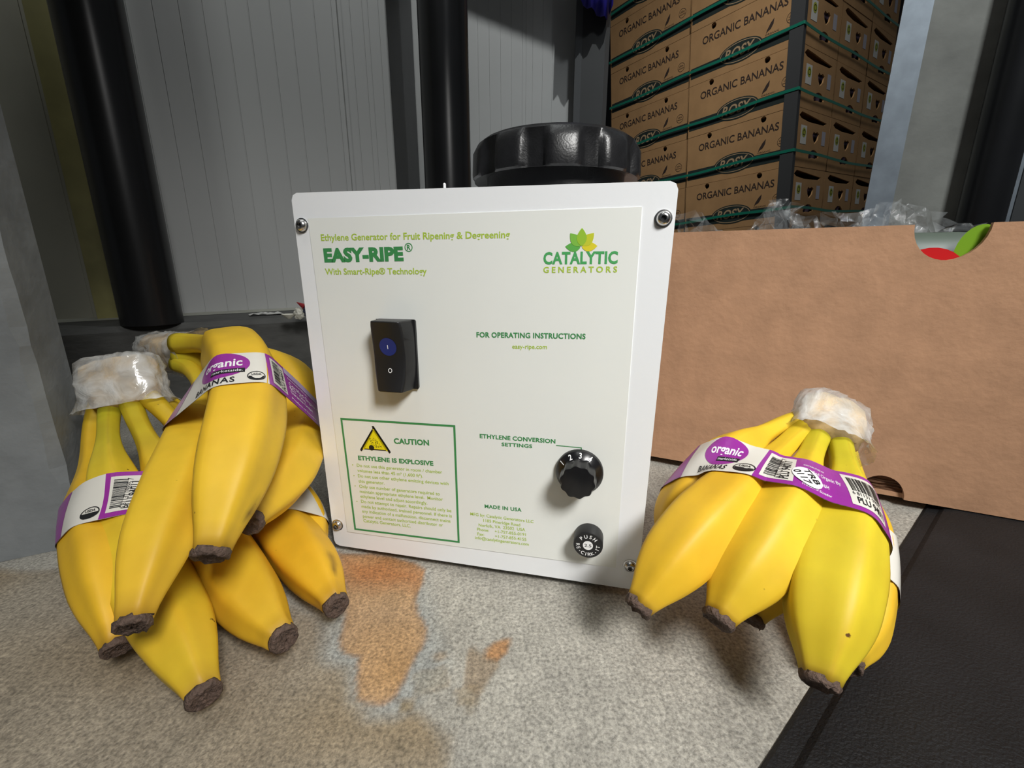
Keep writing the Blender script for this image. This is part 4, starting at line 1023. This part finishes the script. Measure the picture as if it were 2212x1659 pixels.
def dress_band(bd, band, W, segs):
    """segs: list of (kind, s0): purple_circle panel, barcode panel, purple text panel"""
    for kind, s0, s1 in segs:
        if kind == 'purple':
            on_band(bd, 'purple_panel', quad_grid(s0, s1, 0, W, max(2, int((s1 - s0) / 0.002)), 6), M_purple, band, 0.00015)
        elif kind == 'circle':
            on_band(bd, 'purple_disc', disc2d((s0 + s1) / 2, W * 0.62, (s1 - s0) / 2, W * 0.40, 36, 6), M_purple, band, 0.00015)
            on_band(bd, 'brand_lettering', text_fit('organic', (s0 + (s1 - s0) * .16, W * .56), (s0 + (s1 - s0) * .88, W * .56), W * .24, 0.02), M_wink, band, 0.0003)
            on_band(bd, 'black_tab', quad_grid(s0 + (s1 - s0) * .38, s0 + (s1 - s0) * .92, W * .34, W * .47, 8, 2), M_ink, band, 0.0003)
            on_band(bd, 'tab_lettering', text_fit('marketside.', (s0 + (s1 - s0) * .41, W * .375), (s0 + (s1 - s0) * .89, W * .375), W * .075, 0.0), M_wink, band, 0.00045)
            on_band(bd, 'fruit_lettering', text_fit('BANANAS', (s0 - (s1 - s0) * .02, W * .06), (s0 + (s1 - s0) * .78, W * .06), W * .15, 0.02, 1.15), M_ink, band, 0.0003)
            cx = s1 + W * 0.10; cy = W * .20; r_ = W * .14
            on_band(bd, 'seal_ring', ring2d(cx, cy, r_ * 1.15, r_, r_ * .12), M_ink, band, 0.0003)
            Vh = [(cx + r_ * 1.0 * math.cos(a), cy + r_ * .84 * math.sin(a)) for a in np.linspace(math.pi, 2 * math.pi, 14)]
            on_band(bd, 'seal_base', (np.array(Vh), [tuple(range(14))]), M_ink, band, 0.0003)
            on_band(bd, 'seal_lettering', text_fit('USDA', (cx - r_ * .62, cy + r_ * .14), (cx + r_ * .62, cy + r_ * .14), r_ * .42, 0.02), M_ink, band, 0.0003)
        elif kind in ('barcode', 'barcode_flat'):
            w_ = s1 - s0; n_ = max(4, int(w_ / 0.0015))
            on_band(bd, 'white_ticket', quad_grid(s0, s1, W * .10, W * .90, n_, 6), M_bandw, band, 0.0003)
            c_ = ((s0 + s1) / 2, W / 2)
            if kind == 'barcode':          # bars stacked along the band's width
                rr = random.Random(int(s0 * 1e5)); parts = []; y = W * .18
                while y < W * .80:
                    q = rr.choice([1, 1, 2, 3]) * W * .0105; parts.append(quad_grid(s0 + w_ * .10, s0 + w_ * .50, y, y + q, 6, 1)); y += q + rr.choice([1, 1, 2]) * W * .0105
                on_band(bd, 'barcode', merge2d(parts), M_ink, band, 0.00045)
                V, F = text_fit('6 81131 09895 7', (0, 0), (W * .70, 0), W * .085); V = np.stack([s0 + w_ * .64 - V[:, 1], W * .14 + V[:, 0]], 1); on_band(bd, 'digits_lettering', (V, F), M_ink, band, 0.00045)
                V, F = text_fit('PLU 94011', (0, 0), (W * .62, 0), W * .12, 0.02); V = np.stack([s0 + w_ * .86 - V[:, 1], W * .14 + V[:, 0]], 1); on_band(bd, 'code_lettering', (V, F), M_ink, band, 0.00045)
            else:
                on_band(bd, 'barcode', barcode(s0 + w_ * .10, s0 + w_ * .90, W * .46, W * .82, int(s0 * 1e5)), M_ink, band, 0.00045)
                on_band(bd, 'digits_lettering', text_fit('6 81131 09895 7', (s0 + w_ * .08, W * .36), (s0 + w_ * .92, W * .36), W * .08), M_ink, band, 0.00045)
                on_band(bd, 'code_lettering', text_fit('PLU 94011', (s0 + w_ * .14, W * .17), (s0 + w_ * .92, W * .17), W * .14, 0.02), M_ink, band, 0.00045)
        elif kind == 'text':
            w_ = s1 - s0
            on_band(bd, 'notice_lettering', text_fit('Certified Organic By', (s0, W * .52), (s1, W * .52), W * .10, 0.0), M_wink, band, 0.0003)
            on_band(bd, 'notice_lettering', text_fit('BCS - Öko', (s0, W * .40), (s0 + w_ * .45, W * .40), W * .09, 0.0), M_wink, band, 0.0003)
            on_band(bd, 'notice_lettering', text_fit('Garantie GmbH', (s0, W * .28), (s0 + w_ * .66, W * .28), W * .09, 0.0), M_wink, band, 0.0003)
            on_band(bd, 'notice_lettering', text_fit('Product of Ecuador', (s0, W * .10), (s0 + w_ * .72, W * .10), W * .06, 0.0), M_wink, band, 0.0003)
            on_band(bd, 'notice_lettering', text_fit('DISTRIBUTED BY', (s0, W * .70), (s0 + w_ * .6, W * .70), W * .05, 0.0), M_wink, band, 0.0003)

# ---- right hand
hr_ = empty('banana_bunch', (0.17, 0.24, 0)); tag(hr_, 'bunch of yellow bananas at the right, film-capped crown, round white sticker on its band', 'banana bunch', 'bunches of bananas')
r3 = banana(hr_, [(0.21225, 0.27500, 0.10346), (0.20082, 0.25000, 0.09431), (0.17882, 0.21200, 0.08382), (0.15545, 0.18300, 0.06908), (0.13741, 0.16000, 0.05296), (0.12579, 0.14300, 0.03672)], 0.0205, green=0.9, gbase=0.55, neck=1.14, seed=1, roll=0.35)
r2 = banana(hr_, [(0.20417, 0.27200, 0.10291), (0.17838, 0.24300, 0.09281), (0.14931, 0.21000, 0.08302), (0.12564, 0.19000, 0.06802), (0.10666, 0.17700, 0.05369), (0.09517, 0.16800, 0.04408)], 0.0200, green=0.8, gbase=0.2, hue=0.3, neck=1.14, seed=2, roll=0.2)
r1 = banana(hr_, [(0.19739, 0.27200, 0.10355), (0.17232, 0.25500, 0.09528), (0.13465, 0.22500, 0.08675), (0.10417, 0.20500, 0.07288), (0.07971, 0.19000, 0.05741), (0.06125, 0.17800, 0.04233)], 0.0195, green=0.45, hue=0.6, neck=1.14, seed=3, roll=0.5)
r0 = banana(hr_, [(0.19390, 0.27500, 0.10346), (0.16992, 0.26700, 0.09996), (0.13871, 0.25000, 0.09126), (0.11647, 0.24000, 0.07463), (0.10015, 0.23300, 0.05861), (0.09066, 0.22500, 0.04215)], 0.0185, green=0.3, hue=0.5, seed=4, roll=0.1)
r4b = banana(hr_, [(0.21766, 0.28000, 0.10170), (0.22141, 0.26800, 0.08014), (0.21128, 0.24000, 0.06069), (0.19045, 0.20800, 0.04537), (0.17550, 0.18700, 0.02815), (0.15709, 0.16600, 0.02138)], 0.0180, green=0.5, hue=0.4, seed=5)
r5b = banana(hr_, [(0.21185, 0.28000, 0.09940), (0.20008, 0.26400, 0.08193), (0.17798, 0.23800, 0.06495), (0.15608, 0.21600, 0.04847), (0.14023, 0.20400, 0.03078), (0.12821, 0.19500, 0.01932)], 0.0180, green=0.5, hue=0.4, seed=6)
film(hr_, (0.21196, 0.27800, 0.11309), (0.19763, 0.25800, 0.09561), (1, -0.1, -0.1), 0.0215, 0.0150, 1)

# ---- left lower hand
hl = empty('banana_bunch', (-0.20, 0.22, 0)); tag(hl, 'lower bunch of bananas at the left, beside the concrete pillar, half covered by another bunch', 'banana bunch', 'bunches of bananas')
la = banana(hl, [(-0.31943, 0.33000, 0.10515), (-0.31458, 0.31000, 0.08200), (-0.28728, 0.27500, 0.06158), (-0.24188, 0.22712, 0.05000), (-0.20898, 0.19326, 0.03400), (-0.19211, 0.17453, 0.02200)], 0.0185, green=0.35, hue=0.7, seed=11)
lb = banana(hl, [(-0.30598, 0.32500, 0.10843), (-0.29586, 0.30500, 0.09113), (-0.25383, 0.25511, 0.07800), (-0.22655, 0.22878, 0.05200), (-0.19268, 0.20012, 0.03400), (-0.16114, 0.17429, 0.02500), (-0.13605, 0.15264, 0.01800)], 0.0195, green=0.95, gbase=0.25, hue=0.2, seed=12, roll=0.3)
lc = banana(hl, [(-0.29614, 0.32500, 0.10954), (-0.27417, 0.30500, 0.08933), (-0.22917, 0.26484, 0.07500), (-0.20628, 0.25212, 0.05200), (-0.17896, 0.23290, 0.03500), (-0.15430, 0.21275, 0.02600), (-0.12996, 0.19210, 0.02200), (-0.11440, 0.18025, 0.02100)], 0.0195, green=0.8, hue=0.4, seed=13, roll=0.5)
ld = banana(hl, [(-0.28851, 0.32800, 0.11019), (-0.26197, 0.31500, 0.09495), (-0.22647, 0.29926, 0.06800), (-0.19965, 0.29126, 0.04600), (-0.16934, 0.27342, 0.03300), (-0.14211, 0.25049, 0.02600), (-0.11546, 0.22439, 0.02200), (-0.09725, 0.20390, 0.02000)], 0.0190, green=0.5, hue=0.9, seed=14, roll=0.1, scars=((0.90, 0.9, 0.02, 0.04), (0.93, 0.92, 0.01, 0.03)))
le = banana(hl, [(-0.29362, 0.33800, 0.10745), (-0.27658, 0.34500, 0.08895), (-0.22657, 0.32129, 0.07000), (-0.18664, 0.30199, 0.04800), (-0.15263, 0.28345, 0.02800), (-0.12805, 0.25515, 0.02100)], 0.0180, green=0.4, hue=0.7, seed=15)
film(hl, (-0.30200, 0.33000, 0.13384), (-0.29371, 0.32000, 0.10143), (1, 0.1, -0.15), 0.0280, 0.0170, 2)

# ---- left upper hand
hu = empty('banana_bunch', (-0.18, 0.24, 0)); tag(hu, 'upper bunch of bananas at the left, lying across the lower bunch against the generator', 'banana bunch', 'bunches of bananas')
ua = banana(hu, [(-0.27435, 0.35800, 0.13985), (-0.24789, 0.34500, 0.14203), (-0.20650, 0.31200, 0.14422), (-0.16917, 0.27000, 0.13905), (-0.14959, 0.23600, 0.12403), (-0.13972, 0.20700, 0.10869), (-0.13560, 0.18600, 0.09325), (-0.13255, 0.16800, 0.07864)], 0.0215, green=0.45, hue=0.45, neck=0.72, seed=21, roll=0.15, up=(-1, 0, 0.3), scars=((0.93, 0.62, 0.02, 0.03),))
ub = banana(hu, [(-0.27817, 0.36200, 0.13528), (-0.25190, 0.36000, 0.13447), (-0.21081, 0.36000, 0.12665), (-0.17801, 0.34200, 0.10945), (-0.16579, 0.32200, 0.08126), (-0.14536, 0.26200, 0.07471), (-0.14137, 0.23000, 0.07099), (-0.13965, 0.20800, 0.06963)], 0.0205, green=0.35, hue=0.4, neck=0.72, seed=22, up=(-1, 0, 0.3), scars=((0.9, 0.35, 0.03, 0.04),))
uc = banana(hu, [(-0.27914, 0.36000, 0.12270), (-0.25744, 0.34500, 0.12021), (-0.22243, 0.30500, 0.11233), (-0.19179, 0.25000, 0.09885), (-0.17446, 0.20800, 0.08736), (-0.16399, 0.17700, 0.07583), (-0.15852, 0.15900, 0.06577), (-0.15491, 0.14900, 0.05966)], 0.0182, green=0.55, hue=0.3, seed=23, up=(-1, 0, 0.3), roll=0.3)
ud = banana(hu, [(-0.27800, 0.36000, 0.12861), (-0.25380, 0.35200, 0.12558), (-0.20385, 0.31500, 0.10946), (-0.17329, 0.27500, 0.09204), (-0.16216, 0.24000, 0.07920), (-0.15763, 0.21800, 0.07346)], 0.0180, green=0.6, hue=0.3, neck=0.72, seed=24, up=(-1, 0, 0.3))
film(hu, (-0.34482, 0.41200, 0.12367), (-0.27143, 0.37200, 0.12785), (0, 0, 1), 0.0185, 0.0165, 3)

# ---- film bands
W = 0.031; WU = 0.026
BANDS = []
bR, dR = make_band(hr_, [r0, r1, r2, r3, r4b, r5b], (0.14791, 0.21500, 0.08769), (0.04324, 0.05922, 0.03201), W, (-1, 0.2, 0.1)); BANDS.append(('R', dR, hr_))
bL, dL = make_band(hl, [la, lb, lc, ld, le], (-0.23769, 0.23500, 0.05678), (-0.02666, 0.06598, 0.03568), W, (-1, 0.2, 0.1), slack=0.0); BANDS.append(('L', dL, hl))
bU, dU = make_band(hu, [ua, ub, uc, ud], (-0.16250, 0.25800, 0.12731), (-0.01276, 0.02665, 0.03553), WU, (-1, 0.2, 0.1), slack=0.0); BANDS.append(('U', dU, hu))

dress_band(dR, bR, W, [('purple', 0.0475, 0.128), ('circle', 0.0180, 0.0395), ('barcode', 0.0495, 0.0635), ('text', 0.0672, 0.0845), ('barcode_flat', 0.0868, 0.1050), ('purple', 0.0, 0.0075), ('purple', 0.292, 0.3125)])
V, F = rotated(disc2d(0.0690, W * .36, 0.0082, 0.0058, 32, 5), (0.0690, W * .36), -58); on_band(dR, 'round_sticker', (V, F), M_wink, bR, 0.0007)
for body, off in (('TRB', 0.0006), ('0117', -0.0040)):
    c_ = (0.0690, W * .36); V, F = text_fit(body, (c_[0] - 0.0055, c_[1] + off), (c_[0] + 0.0055, c_[1] + off), 0.0030, 0.02); on_band(dR, 'sticker_lettering', rotated((V, F), c_, -58), M_ink, bR, 0.0009)
dress_band(dL, bL, W, [('purple', 0.0675, 0.125), ('barcode', 0.0700, 0.0850), ('purple', 0.300, 0.3395), ('purple', 0.0, 0.044)])
cx, cy, r_ = 0.0625, W * .20, W * .13
on_band(dL, 'seal_ring', ring2d(cx, cy, r_ * 1.1, r_, r_ * .14), M_ink, bL, 0.0003)
Vh = [(cx + r_ * math.cos(a), cy + r_ * .9 * math.sin(a)) for a in np.linspace(math.pi, 2 * math.pi, 14)]; on_band(dL, 'seal_base', (np.array(Vh), [tuple(range(14))]), M_ink, bL, 0.0003)
on_band(dL, 'seal_lettering', text_fit('USDA', (cx - r_ * .6, cy + r_ * .16), (cx + r_ * .6, cy + r_ * .16), r_ * .4, 0.02), M_ink, bL, 0.0003)
dress_band(dU, bU, WU, [('circle', 0.0800, 0.1118), ('purple', 0.1206, 0.225), ('barcode', 0.1236, 0.1415), ('text', 0.1475, 0.205), ('purple', 0.040, 0.058)])
on_band(dU, 'lavender_panel', quad_grid(0.1430, 0.215, WU * .80, WU, 24, 2), flat('lavender_ink', 178, 160, 196), bU, 0.0003)

# ================================================================== SMALL THINGS ON THE LEDGE
for i, (u, lab) in enumerate((((-0.43017, 0.77502, 0.12050), 'crumpled white paper scrap lying on the ledge'),)):
    V = []; rr = np.random.default_rng(30 + i)
    for a in range(9):
        for b in range(5): V.append((0.052 * (a / 8 - .5), 0.022 * (b / 4 - .5), 0.0012 + 0.0035 * rr.random() * (0 < a < 8)))
    o = mk('paper_scrap', V, [(a * 5 + b, (a + 1) * 5 + b, (a + 1) * 5 + b + 1, a * 5 + b + 1) for a in range(8) for b in range(4)], mat('scrap_paper', srgb(190, 190, 186), 0.7))
    o.location = u; o.rotation_euler = (0, 0, R(35)); sd = o.modifiers.new('thickness', 'SOLIDIFY'); sd.thickness = 0.0004
    tag(o, lab, 'paper')
wr = empty('crumpled_wrapper', (-0.33776, 0.70363, 0.12050)); tag(wr, 'small crumpled wrapper in white, navy and red on the ledge beside the generator', 'wrapper')
def blob(nm, c, r, m, seed, sx=1, sy=1, sz=1):
    bm = bmesh.new(); bmesh.ops.create_icosphere(bm, subdivisions=3, radius=r); rr = np.random.default_rng(seed)
    for v in bm.verts: v.co = Vector((v.co.x * sx, v.co.y * sy, v.co.z * sz)) * (1 + 0.10 * rr.normal()) + Vector(c)
    return from_bm(nm, bm, m, wr)
blob('white_fold', (0, 0, 0.009), 0.010, mat('wrapper_white', srgb(206, 204, 192), 0.5), 1, 0.8, 0.8, 0.9)
lathe('torn_rim', [(0.003, 0.0), (0.010, 0.006), (0.0105, 0.007), (0.0035, 0.001)], mat('wrapper_white', (1, 1, 1)), wr, 20).location = (-0.014, -0.006, 0.002)
blob('navy_fold', (0.018, 0.004, 0.012), 0.012, flat('wrapper_navy', 48, 54, 78), 2, 1.1, 0.8, 0.9)
bm = bmesh.new(); bmesh.ops.create_cone(bm, segments=10, radius1=0.005, radius2=0.0004, depth=0.014, cap_ends=True)
o = from_bm('red_corner', bm, flat('wrapper_red', 150, 40, 44), wr); o.location = (0.004, 0, 0.0235); o.rotation_euler = (0, R(-60), 0)
